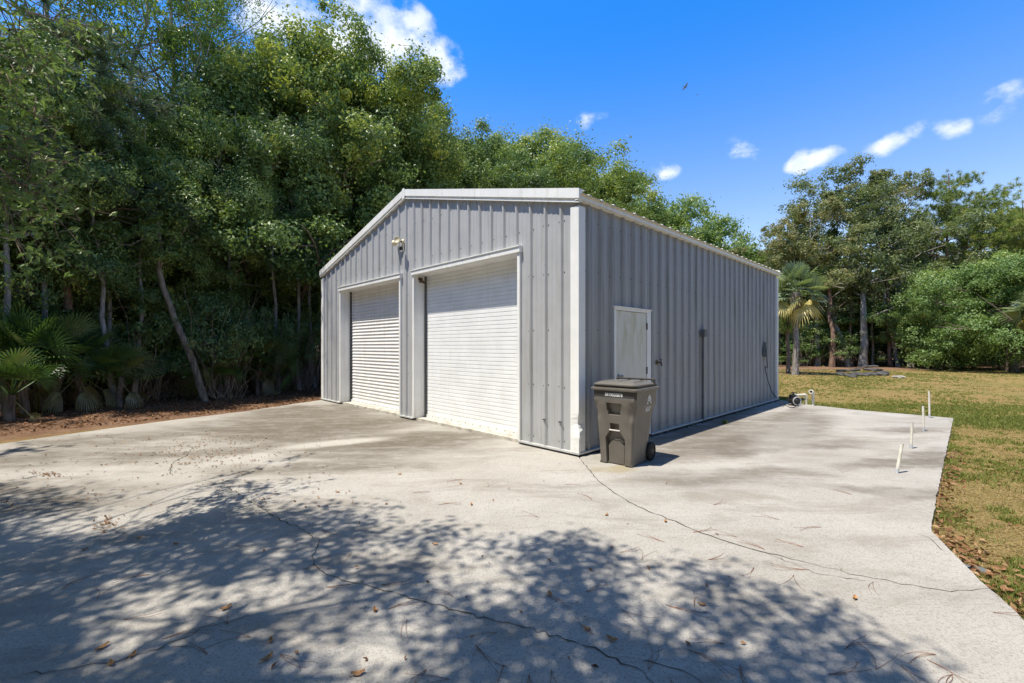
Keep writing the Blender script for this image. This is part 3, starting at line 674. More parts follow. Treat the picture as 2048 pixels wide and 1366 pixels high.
text_obj('SWA', .072, MS(ex, .728), bin_, 'lettering', .95); text_obj('SOLID WASTE', .021, MS(ex, .705), bin_, 'lettering'); text_obj('AUTHORITY', .021, MS(ex, .684), bin_, 'lettering')

# ------------------------------------------------------------------ pump, pipes, cord, pipe stubs
pp = G(1588, 811); pump = thing('water_pump', 'black water pump on the slab at the far corner of the garage', 'pump', pp, math.radians(20))
m_ = MB(); m_.lathe([(-.14, 0), (-.14, .07), (-.12, .085), (.02, .09), (.03, .10), (.10, .105), (.12, .09), (.12, 0)], (0, 0, .125), (-.35, -1, 0), 20)
for q in range(8): m_.lathe([(-.11 + q * .018, .087), (-.11 + q * .018, .094), (-.105 + q * .018, .094), (-.105 + q * .018, .087)], (0, 0, .125), (-.35, -1, 0), 20)
m_.lathe([(.02, 0), (.02, .07), (.04, .06), (.045, 0)], (-.035, -.10, .13), (-.35, -1, 0), 20); m_.build('motor', M_BLACK, pump)
m_ = MB(); m_.lathe([(0, .098), (.006, .112), (.03, .112), (.034, .088), (.0, .088)], (-.035, -.10, .13), (-.35, -1, 0), 24); m_.build('clamp_ring', simple('pump_grey', (.35, .36, .37), .4), pump)
m_ = MB(); m_.box((-.09, -.06, .0), (.09, .10, .025)); m_.build('pump_base', M_BLACK, pump)
m_ = MB(); m_.box((-.07, -.02, .2), (.08, .10, .265)); m_.box((-.10, .02, .265), (.06, .06, .285)); m_.tube([(.02, .04, .28), (.02, .04, .33)], .018, 8); m_.tube([(-.04, .04, .335), (.09, .05, .335)], .012, 8); m_.build('strainer_head', M_BLACK, pump)
m_ = MB(); m_.tube([(.06, .04, .26), (.12, .05, .262)], .035, 12, 0); m_.build('pipe_union', simple('grey_union', (.30, .32, .34), .5), pump)
def pvc_pipe(name, label, base, pts, r=.03, extra=None, group=None):
    t = thing(name, label, 'pipe', base, 0, group); m_ = MB(); m_.tube(pts, r, 12)
    return t, m_
b1 = G(1612, 809); b0 = pp + Vector((.13, .10, 0))
t1 = thing('elbow_pipe', 'white plastic pipe with an elbow joining the black pump', 'pipe', b1)
d0 = pp + Vector((.10, .07, .262)) - b1
m_ = MB(); m_.tube([d0, (-.05, -.01, .262), (-.02, -.005, .25), (0, 0, .22), (0, 0, -.06)], .028, 12); m_.build('pipe', M_PVC, t1)
m_ = MB(); m_.tube([(-.075, -.015, .262), (-.045, -.01, .262), (-.015, -.004, .245), (0, 0, .215), (0, 0, .17)], .036, 12); m_.build('elbow', M_PVC, t1)
b2 = G(1626, 811); t2 = thing('standing_pipe', 'white standing pipe with an open sideways mouth beyond the pump', 'pipe', b2)
m_ = MB(); m_.tube([(0, 0, -.06), (0, 0, .30)], .030, 12); m_.build('pipe', M_PVC, t2)
m_ = MB(); m_.tube([(0, 0, .26), (0, 0, .33), (-.02, -.01, .36), (-.055, -.03, .365)], .038, 12); m_.lathe([(0, .0), (0, .036), (.02, .042), (.07, .055), (.085, .055), (.085, .033), (.05, .030), (.05, 0)], (-.05, -.03, .365), (-.75, -.65, 0), 20); m_.tube([(-.02, 0, .38), (-.02, 0, .42)], .01, 6); m_.build('tee_mouth', M_PVC, t2)
m_ = MB(); m_.lathe([(0, 0), (0, .029)], Vector((-.05, -.03, .365)) + Vector((-.75, -.65, 0)).normalized() * .051, (-.75, -.65, 0), 20); m_.build('bore', M_DARK, t2)
c0 = GM @ Vector((8.06, -.10, 1.27)); c1 = GM @ Vector((8.02, -.13, 1.0))
cu = [c0, c1, P(1530, 735, 11.75), P(1537, 765, 11.6), P(1546, 787, 11.4), P(1560, 802, 11.2), G(1570, 811) + Vector((0, 0, .01)), G(1582, 816) + Vector((0, 0, .01)), G(1592, 815) + Vector((0, 0, .03)), pp + Vector((.05, -.1, .09)), pp + Vector((.03, -.13, .14))]
def catmull(p, n=8):
    p = [p[0] * 2 - p[1]] + [Vector(a) for a in p] + [p[-1] * 2 - p[-2]]; o = []
    for i in range(1, len(p) - 2):
        for k in range(n):
            t = k / n; o.append(.5 * (2 * p[i] + (p[i + 1] - p[i - 1]) * t + (2 * p[i - 1] - 5 * p[i] + 4 * p[i + 1] - p[i + 2]) * t * t + (-p[i - 1] + 3 * p[i] - 3 * p[i + 1] + p[i + 2]) * t ** 3))
    return o + [p[-2]]
m_ = MB(); m_.tube(catmull(cu), .010, 8); tag(m_.build('power_cord', M_BLACK), 'black cord drooping from the wall box to the pump', 'cord')
for (bx, by), (tx, ty), lab in [((1793, 946), (1804, 888), 'thin white pipe stub leaning to the right, nearest of the row in the slab'), ((1822, 897), (1824, 845), 'upright white pipe stub second nearest in the slab row'),
                                ((1847, 862), (1846, 812), 'short upright pipe stub third in the slab row'), ((1859, 836), (1858, 782), 'upright pipe stub farthest back beside the slab corner')]:
    a = G(bx, by); b_ = P(tx, ty, a.y) - a; t = thing('pipe_stub', lab, 'pipe', a, 0, 'white pipe stubs standing in the slab')
    m_ = MB(); m_.tube([(0, 0, -.02), b_ * .5 + Vector((.002, 0, 0)), b_], .0175, 12, caps=False); m_.build('pipe', M_PVC, t)
    m_ = MB(); m_.tube([b_ * .995, b_ * 1.0 + Vector((0, 0, .003))], .0165, 12, caps=True); m_.build('pipe_mouth', simple('pipe_inner', (.30, .27, .2), .8), t)
    m_ = MB(); m_.tube([(0, 0, -.01), b_ * .16], .0195, 12); m_.build('coupling', simple('stub_grey', (.5, .52, .54), .6), t)

# ------------------------------------------------------------------ soaring birds
def bird(px, py, dist, span, roll, lab, nm):
    c = P(px, py, dist); t = thing(nm, lab, 'bird', c); m_ = MB(); s = span
    body = [(0, -.20, 0, .0), (0, -.15, 0, .02), (0, -.08, 0, .055), (0, .05, 0, .055), (0, .16, 0, .02)]
    R = Matrix.Rotation(roll, 4, 'Y') @ Matrix.Rotation(math.radians(62), 4, 'X')
    m_.tube([R @ (Vector(b_[:3]) * s) for b_ in body], [max(.002, b_[3]) * s for b_ in body], 10)
    m_.add([R @ (Vector(q) * s) for q in [(-.03, .12, .0), (.03, .12, .0), (.08, .27, 0), (0, .29, -.01), (-.08, .27, 0), (0, .12, .02)]], [(0, 1, 2, 3, 4), (0, 5, 1), (1, 5, 2), (2, 5, 3), (3, 5, 4), (4, 5, 0)])
    for sg in (-1, 1):
        top = [(0, -.09, .01), (.16, -.12, .03), (.32, -.08, .05), (.50, .02, .07)]; bot = [(0, .07, .01), (.16, .08, .03), (.32, .07, .05), (.46, .10, .07)]
        vs = [Vector((sg * q[0], q[1], q[2] + dz)) for dz in (.006, -.006) for q in top + bot]
        fs = []
        for i in range(3): fs += [(i, i + 1, 5 + i, 4 + i), (8 + i, 12 + i, 13 + i, 9 + i), (i, 8 + i, 9 + i, i + 1), (4 + i, 5 + i, 13 + i, 12 + i)]
        fs += [(3, 11, 15, 7)]
        for k in range(4): pass
        m_.add([R @ (q * s) for q in vs], fs)
    m_.build('body', M_FEATHER, t)
bird(1370.5, 174, 80, 1.6, math.radians(-56), 'larger dark bird soaring high in the blue sky', 'soaring_bird'); bird(1394.5, 189.5, 230, 1.5, math.radians(-25), 'tiny distant bird just below the larger bird', 'soaring_bird')

# ------------------------------------------------------------------ vegetation
def bend(p0, p1, rng, n=6, amp=.08):
    p0, p1 = Vector(p0), Vector(p1); L = (p1 - p0).length; o = []; off = Vector((0, 0, 0))
    for i in range(n + 1):
        t = i / n
        if 0 < i < n: off = off * .6 + Vector(rng.normal(0, amp * L / n * 1.6, 3)); off.z *= .5
        o.append(p0.lerp(p1, t) + off * math.sin(math.pi * t) ** .5 if 0 < i < n else p0.lerp(p1, t))
    return o
def clumps(rng, tips, rc, nsub, nleaf, sig, flat=.72):
    """leaf positions: a lobe round every tip, made of knobbly sub-clumps whose outer side carries the leaves"""
    tips = np.array([list(t) for t in tips]); n = len(tips); Rl = rc * rng.uniform(.55, 1.25, (n, 1, 1)); sc = np.array([1, 1, flat]); an = rng.uniform(.7, 1.35, (n, 1, 3))
    sd = unit(rng.normal(size=(n * nsub, 3)) + np.array([0, 0, .25])).reshape(n, nsub, 3)
    sub = (tips[:, None, :] + sd * Rl * an * rng.uniform(.35, .95, (n, nsub, 1)) * sc).reshape(-1, 3); sdf = sd.reshape(-1, 3)
    k = nleaf; d = unit(rng.normal(size=(len(sub) * k, 3)) + np.repeat(sdf, k, 0) * .9)
    rr_ = np.repeat(np.broadcast_to(Rl, (n, nsub, 1)).reshape(-1, 1), k, 0) * sig * np.repeat(rng.uniform(.5, 1.3, (len(sub), 1)), k, 0) * np.where(rng.random((len(sub) * k, 1)) < .11, rng.uniform(.9, 1.7, (len(sub) * k, 1)), rng.uniform(.35, 1.05, (len(sub) * k, 1)))
    pts = np.repeat(sub, k, 0) + d * rr_ * sc
    outv = d * .75 + np.repeat(sdf, k, 0) * .3; clid = np.repeat(np.arange(len(sub)), k)
    return pts, outv, clid, len(sub)
def skeleton(rng, H, r0, first, nl, prof, sub=4, up=.45, wob=.05, n=10):
    """trunk with limbs; prof(t) gives crown radius at relative height t"""
    tubes = []; tips = []
    tp = bend((0, 0, -.15), (rng.normal(0, .03) * H, rng.normal(0, .03) * H, H * .93), rng, 9, wob)
    tubes.append((tp, [r0 * (1.25 if i == 0 else (1 - .86 * i / 9)) for i in range(10)], n))
    for k in range(nl):
        t = first + (.97 - first) * (k + rng.uniform(.1, .9)) / nl; i = t * 9; a = tp[int(min(8, i))].lerp(tp[int(min(8, i)) + 1], i - int(min(8, i)))
        az = k * 2.4 + rng.uniform(-.5, .5); R = prof(t) * rng.uniform(.75, 1.1); e = Vector((math.cos(az) * R, math.sin(az) * R, R * up * rng.uniform(.5, 1.3)))
        b_ = a + e; lp = bend(a, b_, rng, 5, .16); rl = max(.02, r0 * (1 - .8 * t) * .5)
        tubes.append((lp, [rl * (1 - .75 * q / 5) for q in range(6)], 6))
        tips.append(b_); 
        if R > 1.2: tips.append(lp[3])
        for q in range(sub):
            j = 1 + int(rng.integers(1, 5)); s0 = lp[min(j, 5)]; dd = Vector(rng.normal(0, 1, 3)); dd.z = abs(dd.z) * .5 - .1; dd.normalize(); s1 = s0 + dd * R * rng.uniform(.28, .5) + (b_ - a) * .12
            tubes.append(([s0, s0.lerp(s1, .5) + Vector(rng.normal(0, .06, 3)), s1], [rl * .38, rl * .24, .008], 4)); tips.append(s1)
    return tubes, tips
def trunk_mesh(name, tubes, mat_):
    mb = MB()
    for pts, rad, n in tubes: mb.tube(pts, rad, n, caps=False)
    return mb.mesh(name, mat_)
def tree_kind(seed, H, r0, first, nl, prof, leafL, per, mat_, bark_, rc=.95, nsub=9, sig=.24, top_tint=.35, up=.45, sub=4, wr=.5, base_t=.42, gap=0.0, flat=.78, wob=.05, skirt=None, lobes=50):
    rng = np.random.default_rng(seed); tubes, tips = skeleton(rng, H, r0, first, nl, prof, sub, up, wob)
    keepn = min(len(tips), lobes); tips = [tips[q] for q in rng.permutation(len(tips))[:keepn]]
    if skirt: 
        for _ in range(skirt): 
            a = rng.uniform(0, 6.28); r_ = rng.uniform(.4, 1) * prof(.4); tips.append(Vector((math.cos(a) * r_, math.sin(a) * r_, rng.uniform(.12, .35) * H)))
    pts, outv, clid, nc = clumps(rng, tips, rc, nsub, per, sig, flat)
    ct = rng.normal(0, .13, nc)[clid]
    high = np.clip((pts[:, 2] / H - .45) * 1.6, 0, 1)
    young = (rng.random(nc)[clid] < .45) * np.clip(outv[:, 2] + .2, 0, 1) * top_tint * high
    tint = np.clip(base_t + ct + young + rng.normal(0, .08, len(pts)), 0, 1)
    v, f = leaf_quads(rng, pts, leafL * rng.uniform(.7, 1.25, len(pts)), wr * 1.2, .15, outv)
    return trunk_mesh('trunk', tubes, bark_), npmesh('crown', v, f, mat_, tint), H
def pine_kind(seed, H, r0, mat_, first=.55, nl=16, R=2.6, tuft=.28, per=46, nsub=5):
    rng = np.random.default_rng(seed); tubes, tips = skeleton(rng, H, r0, first, nl, lambda t: R * (1.15 - .75 * (t - first) / (1 - first)), 5, .30, .035)
    tips = np.array([list(t) for t in tips]); n = len(tips)
    sub = (tips[:, None, :] + rng.normal(size=(n, nsub, 3)) * np.array([.38, .38, .22])).reshape(-1, 3); m = len(sub)
    d = unit(rng.normal(size=(m * per, 3)) + np.array([0, 0, .55])); o = np.repeat(sub, per, 0); L = tuft * rng.uniform(.7, 1.1, (m * per, 1))
    s = unit(np.cross(d, rng.normal(size=d.shape))) * .011
    v = np.empty((m * per, 4, 3)); v[:, 0] = o - s; v[:, 1] = o + s; v[:, 2] = o + d * L + s * .6 - np.array([0, 0, .04]); v[:, 3] = o + d * L - s * .6 - np.array([0, 0, .04])
    tint = np.clip(np.repeat(rng.normal(.5, .2, m), per) + rng.normal(0, .08, m * per), 0, 1)
    return trunk_mesh('trunk', tubes, M_BARKP), npmesh('crown', v.reshape(-1, 3), np.arange(m * per * 4).reshape(-1, 4), mat_, tint), H
def fan(rng, mb_v, mb_f, tints, base, direction, plen, flen, nseg, wseg, droop, tint, spread=2.0, fold=.25, roll=None):
    """a palm fan: petiole then pointed blades radiating in a bent disc"""
    d = Vector(direction).normalized(); hub = Vector(base) + d * plen + Vector((0, 0, -droop * plen * .25))
    side = d.cross(Vector((0, 0, 1)));
    if side.length < .1: side = Vector((1, 0, 0))
    side.normalize()
    side = (Matrix.Rotation(rng.normal(0, .7) if roll is None else roll, 3, d) @ side).normalized(); nrm = side.cross(d).normalized()
    def quad(a, b_, c, e):
        k = len(mb_v); mb_v.extend([a, b_, c, e]); mb_f.append((k, k + 1, k + 2, k + 3)); tints.append(min(1, max(0, tint + rng.normal(0, .05))))
    for q in (0, 1):
        a = Vector(base).lerp(hub, q * .5); b_ = Vector(base).lerp(hub, q * .5 + .5); quad(a - side * .012, a + side * .012, b_ + side * .01, b_ - side * .01)
    for i in range(nseg):
        t = (i + .5) / nseg * 2 - 1; an = t * spread; L = flen * (1 - .35 * abs(t) ** 2) * rng.uniform(.88, 1.05)
        dr = (d * math.cos(an) + side * math.sin(an)).normalized(); dr = (dr + nrm * fold * abs(t)).normalized(); pr = dr.cross(nrm).normalized() * wseg * .5; nn = nrm * wseg * .25
        m1 = hub + dr * L * .45; m1.z -= droop * .08 * L; m2 = hub + dr * L * .8; m2.z -= droop * .38 * L; m3 = hub + dr * L; m3.z -= droop * .8 * L
        quad(hub - pr * .3, hub + pr * .3, m1 + pr + nn, m1 - pr - nn); quad(m1 - pr - nn, m1 + pr + nn, m2 + pr * .7, m2 - pr * .7); quad(m2 - pr * .7, m2 + pr * .7, m3 + pr * .08, m3 - pr * .08)
def fans_mesh(name, rng, specs, mat_):
    v, f, t = [], [], []
    for sp in specs: fan(rng, v, f, t, **sp)
    return npmesh(name, np.array([list(q) for q in v]), np.array(f), mat_, np.array(t))

K = {}
pf = lambda t: 3.1 * math.sin(math.pi * min(1, max(0.05, (t * .92 + .12)))) ** .6
K['oak1'] = tree_kind(11, 12.0, .20, .22, 20, pf, .105, 200, M_OAK, M_BARK, rc=1.15, nsub=12, sig=.46, skirt=3, lobes=46)
K['oak2'] = tree_kind(12, 12.0, .17, .26, 19, pf, .105, 195, M_OAK, M_BARK, rc=1.25, nsub=12, sig=.44, skirt=2, lobes=42)
K['oak3'] = tree_kind(13, 12.0, .18, .16, 22, pf, .105, 185, M_OAK, M_BARK, rc=1.05, nsub=12, sig=.48, skirt=4, top_tint=.5, lobes=50)
K['slim'] = tree_kind(14, 12.0, .12, .45, 15, lambda t: 2.2, .10, 120, M_OAK, M_BARKG, rc=.9, nsub=9, sig=.5, base_t=.38, lobes=22)
K['airy'] = tree_kind(15, 15.0, .14, .38, 22, lambda t: 3.0, .10, 38, M_SPARSE, M_BARKG, rc=.95, nsub=8, sig=.6, up=.8, wr=.34, lobes=62)
K['olive1'] = tree_kind(16, 15.0, .24, .25, 26, lambda t: 5.2 * math.sin(math.pi * min(.93, t * .8 + .18)) ** .7, .17, 62, M_MAPLE, M_BARKG, rc=1.1, nsub=10, sig=.5, base_t=.45, up=.6, lobes=78)
K['olive2'] = tree_kind(17, 15.0, .22, .32, 22, lambda t: 4.2 * math.sin(math.pi * min(.93, t * .8 + .18)) ** .7, .17, 58, M_MAPLE, M_BARKG, rc=1.0, nsub=10, sig=.5, base_t=.5, up=.7, lobes=62)
K['broad'] = tree_kind(18, 7.2, .30, .20, 22, lambda t: 5.0 * math.sin(math.pi * min(.95, t * .7 + .28)) ** .6, .15, 110, M_OAKB, M_BARK, rc=1.25, nsub=12, sig=.46, top_tint=.25, up=.15, base_t=.5, skirt=22, lobes=62)
K['far'] = tree_kind(19, 13.0, .25, .15, 20, lambda t: 4.0 * math.sin(math.pi * min(.93, t * .85 + .14)) ** .6, .22, 60, M_OAKB, M_BARK, rc=1.5, nsub=10, sig=.46, base_t=.35, top_tint=.4, skirt=12, lobes=46)
K['pine'] = pine_kind(20, 15.0, .19, M_PINE); K['pine2'] = pine_kind(21, 15.0, .17, M_PINE, .50, 18, 3.0)
K['greypine'] = pine_kind(22, 11.0, .12, M_PINEG, .50, 12, 1.7, .30, 60, 5)
def bush_kind(seed, H, R, L, n, mat_, bt=.4, wr=.45):
    rng = np.random.default_rng(seed); tips = []; tubes = []
    for k in range(11):
        a = rng.uniform(0, 6.28); r_ = R * rng.uniform(.2, .9); p = Vector((math.cos(a) * r_, math.sin(a) * r_, H * rng.uniform(.3, .9))); tips.append(p)
        b0_ = Vector((p.x * .2, p.y * .2, -.05)); tubes.append((bend(b0_, p, rng, 4, .2), [.022, .02, .016, .01, .005], 5))
    for k in range(20): a = rng.uniform(0, 6.28); r_ = R * rng.uniform(.5, 1.15); p = Vector((math.cos(a) * r_, math.sin(a) * r_, H * rng.uniform(.25, 1.1))); a += rng.normal(0, .8); tubes.append((bend((math.cos(a) * r_ * .5, math.sin(a) * r_ * .5, 0), p, rng, 4, .25), [.013, .012, .010, .007, .003], 4))
    pts, outv, clid, nc = clumps(rng, tips, R * .5, 8, int(n * 1.6), .5, .8)
    tint = np.clip(bt + rng.normal(0, .18, nc)[clid] + rng.normal(0, .08, len(pts)), 0, 1); v, f = leaf_quads(rng, pts, L * rng.uniform(.7, 1.2, len(pts)), wr, .35, outv * .9)
    return trunk_mesh('stems', tubes, M_TWIG), npmesh('foliage', v, f, mat_, tint), H
K['bush1'] = bush_kind(31, 2.6, 1.3, .12, 26, M_BRUSH); K['bush2'] = bush_kind(32, 1.9, 1.1, .14, 20, M_BRUSH, .5, .35); K['bush3'] = bush_kind(33, 3.4, 1.4, .11, 26, M_OAK, .35)
K['thicket'] = bush_kind(34, 4.5, 2.6, .20, 30, M_BRUSH, .3)
def palmetto_kind(seed, n, L, stem):
    rng = np.random.default_rng(seed); sp = []
    for k in range(n):
        a = k * 2.4 + rng.uniform(-.4, .4); el = rng.uniform(.15, 1.25); dd = (math.cos(a) * math.cos(el), math.sin(a) * math.cos(el), math.sin(el))
        sp.append(dict(base=(0, 0, stem), direction=dd, plen=L * rng.uniform(.7, 1.1), flen=L * rng.uniform(.75, 1.0), nseg=22, wseg=.035, droop=.3, tint=rng.uniform(.2, .75), spread=1.75))
    for k in range(4):
        a = rng.uniform(0, 6.28); sp.append(dict(base=(0, 0, stem), direction=(math.cos(a), math.sin(a), -.5), plen=L * .7, flen=L * .6, nseg=14, wseg=.03, droop=1.1, tint=1.0, spread=1.0))
    me = fans_mesh('fronds', rng, sp, M_PALMETTO); tb = [(bend((0, 0, -.05), (.05, .03, stem + .05), rng, 4, .1), [.11, .10, .095, .09, .07], 10)]
    return trunk_mesh('stem', tb, M_BARK), me, stem + L
K['palmetto1'] = palmetto_kind(41, 24, .85, .9); K['palmetto2'] = palmetto_kind(42, 18, .72, .45)
def sabal_kind(seed, H, lean=.1):
    rng = np.random.default_rng(seed); sp = []; top = Vector((lean, 0, H))
    for k in range(42):
        a = k * 2.4 + rng.uniform(-.3, .3); u = (k + .5) / 42; el = 1.5 - 2.3 * u; dd = (math.cos(a) * math.cos(el), math.sin(a) * math.cos(el), math.sin(el))
        dead = el < -.25
        sp.append(dict(base=top + Vector((0, 0, (.5 - u) * .5)), direction=dd, plen=rng.uniform(.75, 1.0) * (1 if not dead else .8), flen=rng.uniform(.85, 1.1) * (1 if not dead else .85), nseg=17, wseg=.075, droop=.28 + (.4 if dead else 0), tint=rng.uniform(.85, 1) if dead and rng.random() < .8 else (.62 if dead else rng.uniform(.25, .65)), spread=1.7, fold=.2))
    me = fans_mesh('crown', rng, sp, M_PALM); tb = [(bend((0, 0, -.1), top, rng, 8, .03), [.20, .17, .155, .15, .145, .14, .15, .17, .19], 14)]
    for k in range(26):
        a = k * 2.4; z = H - .2 - k * .03; tb.append(([Vector((lean * z / H + math.cos(a) * .12, math.sin(a) * .12, z)), Vector((lean + math.cos(a) * .30, math.sin(a) * .30, z + .22))], [.035, .015], 5))
    return trunk_mesh('trunk', tb, bark('palm_bark', (.13, .11, .09), (.36, .33, .29), 12)), me, H
K['palm'] = sabal_kind(51, 4.7)

vr = random.Random(77)
def near(px, marks): return [m for x, m in marks if px <= x][0]
LM = [(60, 'by the left picture edge'), (140, 'behind the large fan palmettos'), (220, 'right of the drooping palmetto'), (300, 'behind the small bright palmetto'), (370, 'left of the leaning trunk'), (440, 'right of the leaning trunk foot'), (520, 'behind the upright palmetto'), (590, 'behind the low palmetto near the garage'), (9999, 'beside the left wall of the garage')]
RM = [(1560, 'hidden behind the garage corner'), (1620, 'behind the cabbage palm'), (1680, 'behind the reddish trunk by the palm'), (1745, 'behind the stone heap'), (1810, 'between the straight trunks'), (1880, 'left of the wide bright oak'), (1960, 'behind the smaller bright oak'), (2040, 'behind the wide bright oak'), (9999, 'past the right picture edge')]
def spot(px, py):
    r = ['upper', 'middle', 'lower', 'lowest'][min(3, max(0, int((py - 930) / 110)))]; c = ['far left', 'left', 'left-centre', 'centre', 'right-centre', 'right', 'far right'][min(6, int(px / 293))]
    return r + ' ' + c
def plant(kind, name, label, cat, loc, H=None, wide=None, rz=None, group=None, tilt=(0, 0), p1='trunk', p2='crown'):
    tm, cm2, h0 = K[kind]; t = thing(name, label, cat, loc, rz if rz is not None else vr.uniform(0, 6.28), group)
    k = (H / h0) if H else 1; wk = wide if wide else k ** .7
    t.scale = (wk, wk, k); t.rotation_euler.x, t.rotation_euler.y = tilt
    a = link_mesh(p1, tm, t); b_ = link_mesh(p2, cm2, t); return t
def GZ(x, y): return Vector((x, y, -.05))
def wood(px, off):                           # a point on the wood's edge line seen at column px, set `off` metres into the wood
    r = (px - 1024) / FPX; bx, by = -11.5 - .78 * off, 9.9 + .63 * off; t = (r * by - bx) / (.63 - .78 * r); return bx + .63 * t, by + .78 * t
def topH(py, Y): return CH + (HOR - py) / FPX * Y

# ---- left wood, front row that shapes the skyline: column, metres in, top row, kind, width, label
FR = [(40, 2.0, 130, 'oak2', .85, 'dark oak filling the far left edge of the wood'), (150, 1.6, 290, 'oak1', .85, 'leafy dark oak behind the big palmettos at the left edge'),
      (285, 2.0, 235, 'oak3', .8, 'dense oak with yellow-green top below the airy tall trees'), (400, 2.2, 205, 'oak1', .8, 'dense oak whose top is dotted with yellow-green shoots, left of the tallest oak'),
      (500, 2.4, 125, 'oak2', .9, 'dark oak shoulder just left of the tallest oak beside a white cloud'), (605, 2.6, 42, 'oak3', 1.15, 'tallest dense oak in the wood, its crown touching the big white cloud'),
      (700, 2.6, 95, 'oak1', 1.05, 'oak on the slope of the skyline right below the big cloud'), (780, 2.8, 150, 'oak3', 1.05, 'oak above the gable peak of the garage with yellowish shoots'),
      (860, 3.2, 215, 'oak2', 1.15, 'oak behind the garage roof where the skyline steps down'), (935, 3.4, 285, 'oak1', 1.1, 'lower oak behind the roof at the dip in the skyline'),
      (1010, 3.6, 255, 'oak3', 1.2, 'round-topped oak behind the middle of the garage roof'), (1085, 3.6, 265, 'oak2', 1.25, 'oak with a rounded top above the front right roof corner'),
      (1160, 3.6, 315, 'oak1', 1.25, 'oak above the near roof corner, second from the right end of the dark wood'), (1208, 3.8, 365, 'oak3', 1.2, 'last dark oak at the right end of the high wood, above the roof')]
for px, off, ty, kd, wd, lab in FR:
    x, y = wood(px, off); H = min(topH(ty, y) * 1.05, 18); plant(kd, 'oak_tree', lab, 'tree', GZ(x, y), H, wd * H / 12 * .92, group='oaks in the front of the wood')
for px, Y, ty, kd, wd, lab in [(1275, 44, 385, 'far', 1.0, 'pale green tree peeping over the roof right of the dark oaks'), (1345, 46, 402, 'far', 1.15, 'rounded bright tree above the middle of the garage side roof'), (1300, 50, 415, 'oak2', 1.4, 'darker tree crown behind the pale one over the roof'),
                               (1415, 45, 440, 'far', 1.1, 'bright green tree over the far half of the roof edge'), (1480, 44, 492, 'far', 1.0, 'lowest bright tree crown at the far end of the roof line')]:
    plant(kd, 'roadside_tree', lab, 'tree', GZ((px - 1024) / FPX * Y, Y), topH(ty, Y), wd, group='trees beyond the garage roof')
for x, y, H in [(-14.0, 4.6, 10.5), (-14.4, 1.0, 11.5)]: plant('oak1', 'oak_tree', 'oak at the left of the drive whose shade falls on the slab edge', 'tree', GZ(x, y), H, .95, group='oaks along the left of the drive')
# airy tall trees and pines at the far left
for px, off, H, kd, wd, lab in [(90, 4.0, 17, 'airy', 1.0, 'tall airy light-green tree at the far left with blue sky between its leaves'), (240, 4.5, 18, 'airy', 1.1, 'tall airy tree with thin leaning limbs in the upper left'), (360, 5.0, 18.5, 'airy', 1.15, 'tall airy tree with sparse leaves left of the tallest oak'), (430, 6.0, 17.5, 'airy', .9, 'thin airy tree just left of the big white cloud')]:
    x, y = wood(px, off); plant(kd, 'airy_tree', lab, 'tree', GZ(x, y), H, wd, group='airy tall trees over the wood')
x, y = wood(165, .9); plant('greypine', 'pine_tree', 'slender pine with grey-green needle tufts in the upper left of the wood', 'tree', GZ(x, y), 10.2, 1.0)
# second and third rows fill the depth of the wood
for row, (off, n, kinds) in enumerate([(5.5, 22, ['oak1', 'oak2', 'oak3', 'slim']), (9.5, 20, ['oak2', 'oak3', 'oak1']), (14.5, 16, ['thickoak', 'oak1', 'oak2'])]):
    for k in range(n):
        t = -9 + (52 / n) * k + vr.uniform(-.7, .7); x = -11.5 - .78 * off + .63 * t; y = 9.9 + .63 * off + .78 * t
        if y < 2: continue
        px = 1024 + FPX * x / y; lim = np.interp(px, [-400, 0, 300, 470, 480, 600, 700, 800, 900, 1000, 1230, 1300, 1600], [140, 290, 340, 310, 240, 160, 120, 175, 240, 280, 370, 430, 560])
        H = min(15.5, topH(lim + 45, y), 11.0 + vr.uniform(-1, 2.5)); kd = vr.choice([q for q in kinds if q in K])
        plant(kd, 'wood_tree', 'dark broadleaf tree deep in the shade of the left wood', 'tree', GZ(x, y), H, vr.uniform(.85, 1.1), group='shaded trees deep in the wood')
for off, n in ((18.5, 17), (23, 15)):
    for k in range(n):
        t = -12 + (62 / n) * k + vr.uniform(-.7, .7); x = -11.5 - .78 * off + .63 * t; y = 9.9 + .63 * off + .78 * t
        if y > 2: plant('thicket', 'thicket_bush', 'tall dark thicket closing the back of the left wood', 'bush', GZ(x, y), 6.5, 1.1, group='thicket at the back of the wood', p1='stems', p2='foliage')
# slim trunks that show in the shaded understorey
SLAB_ = ['slim trunk at the far left picture edge behind the large palmettos', 'slim trunk rising right behind the big fan palmettos', 'slim tilted trunk right of the drooping palmetto', 'slim pale trunk in front, right of the drooping palmetto', 'slim dark trunk between the small bright palmetto and the leaning trunk',
         'slim trunk just left of the foot of the leaning trunk', 'slim trunk right of the leaning trunk', 'slim trunk behind the upright palmetto near the garage', 'pale trunk in shade second nearest the garage', 'slim trunk in the shade closest to the garage corner']
for px, off, H, lean in [(15, .4, 8, .0), (95, .9, 7, .04), (215, 1.1, 7.5, -.05), (235, .3, 6, .03), (265, .8, 7, .0), (310, 1.6, 8, .03), (450, 1.4, 8.5, .02), (545, 1.0, 8, -.03), (600, .9, 8.5, -.02), (630, 1.6, 9, .02)]:
    x, y = wood(px, off); plant('slim', 'slim_tree', 'slim grey-barked tree standing at the shaded front of the wood', 'tree', GZ(x, y), H + 1.5, .62, tilt=(lean, lean * .7), group='slim trees along the wood edge')['label'] = SLAB_.pop(0)
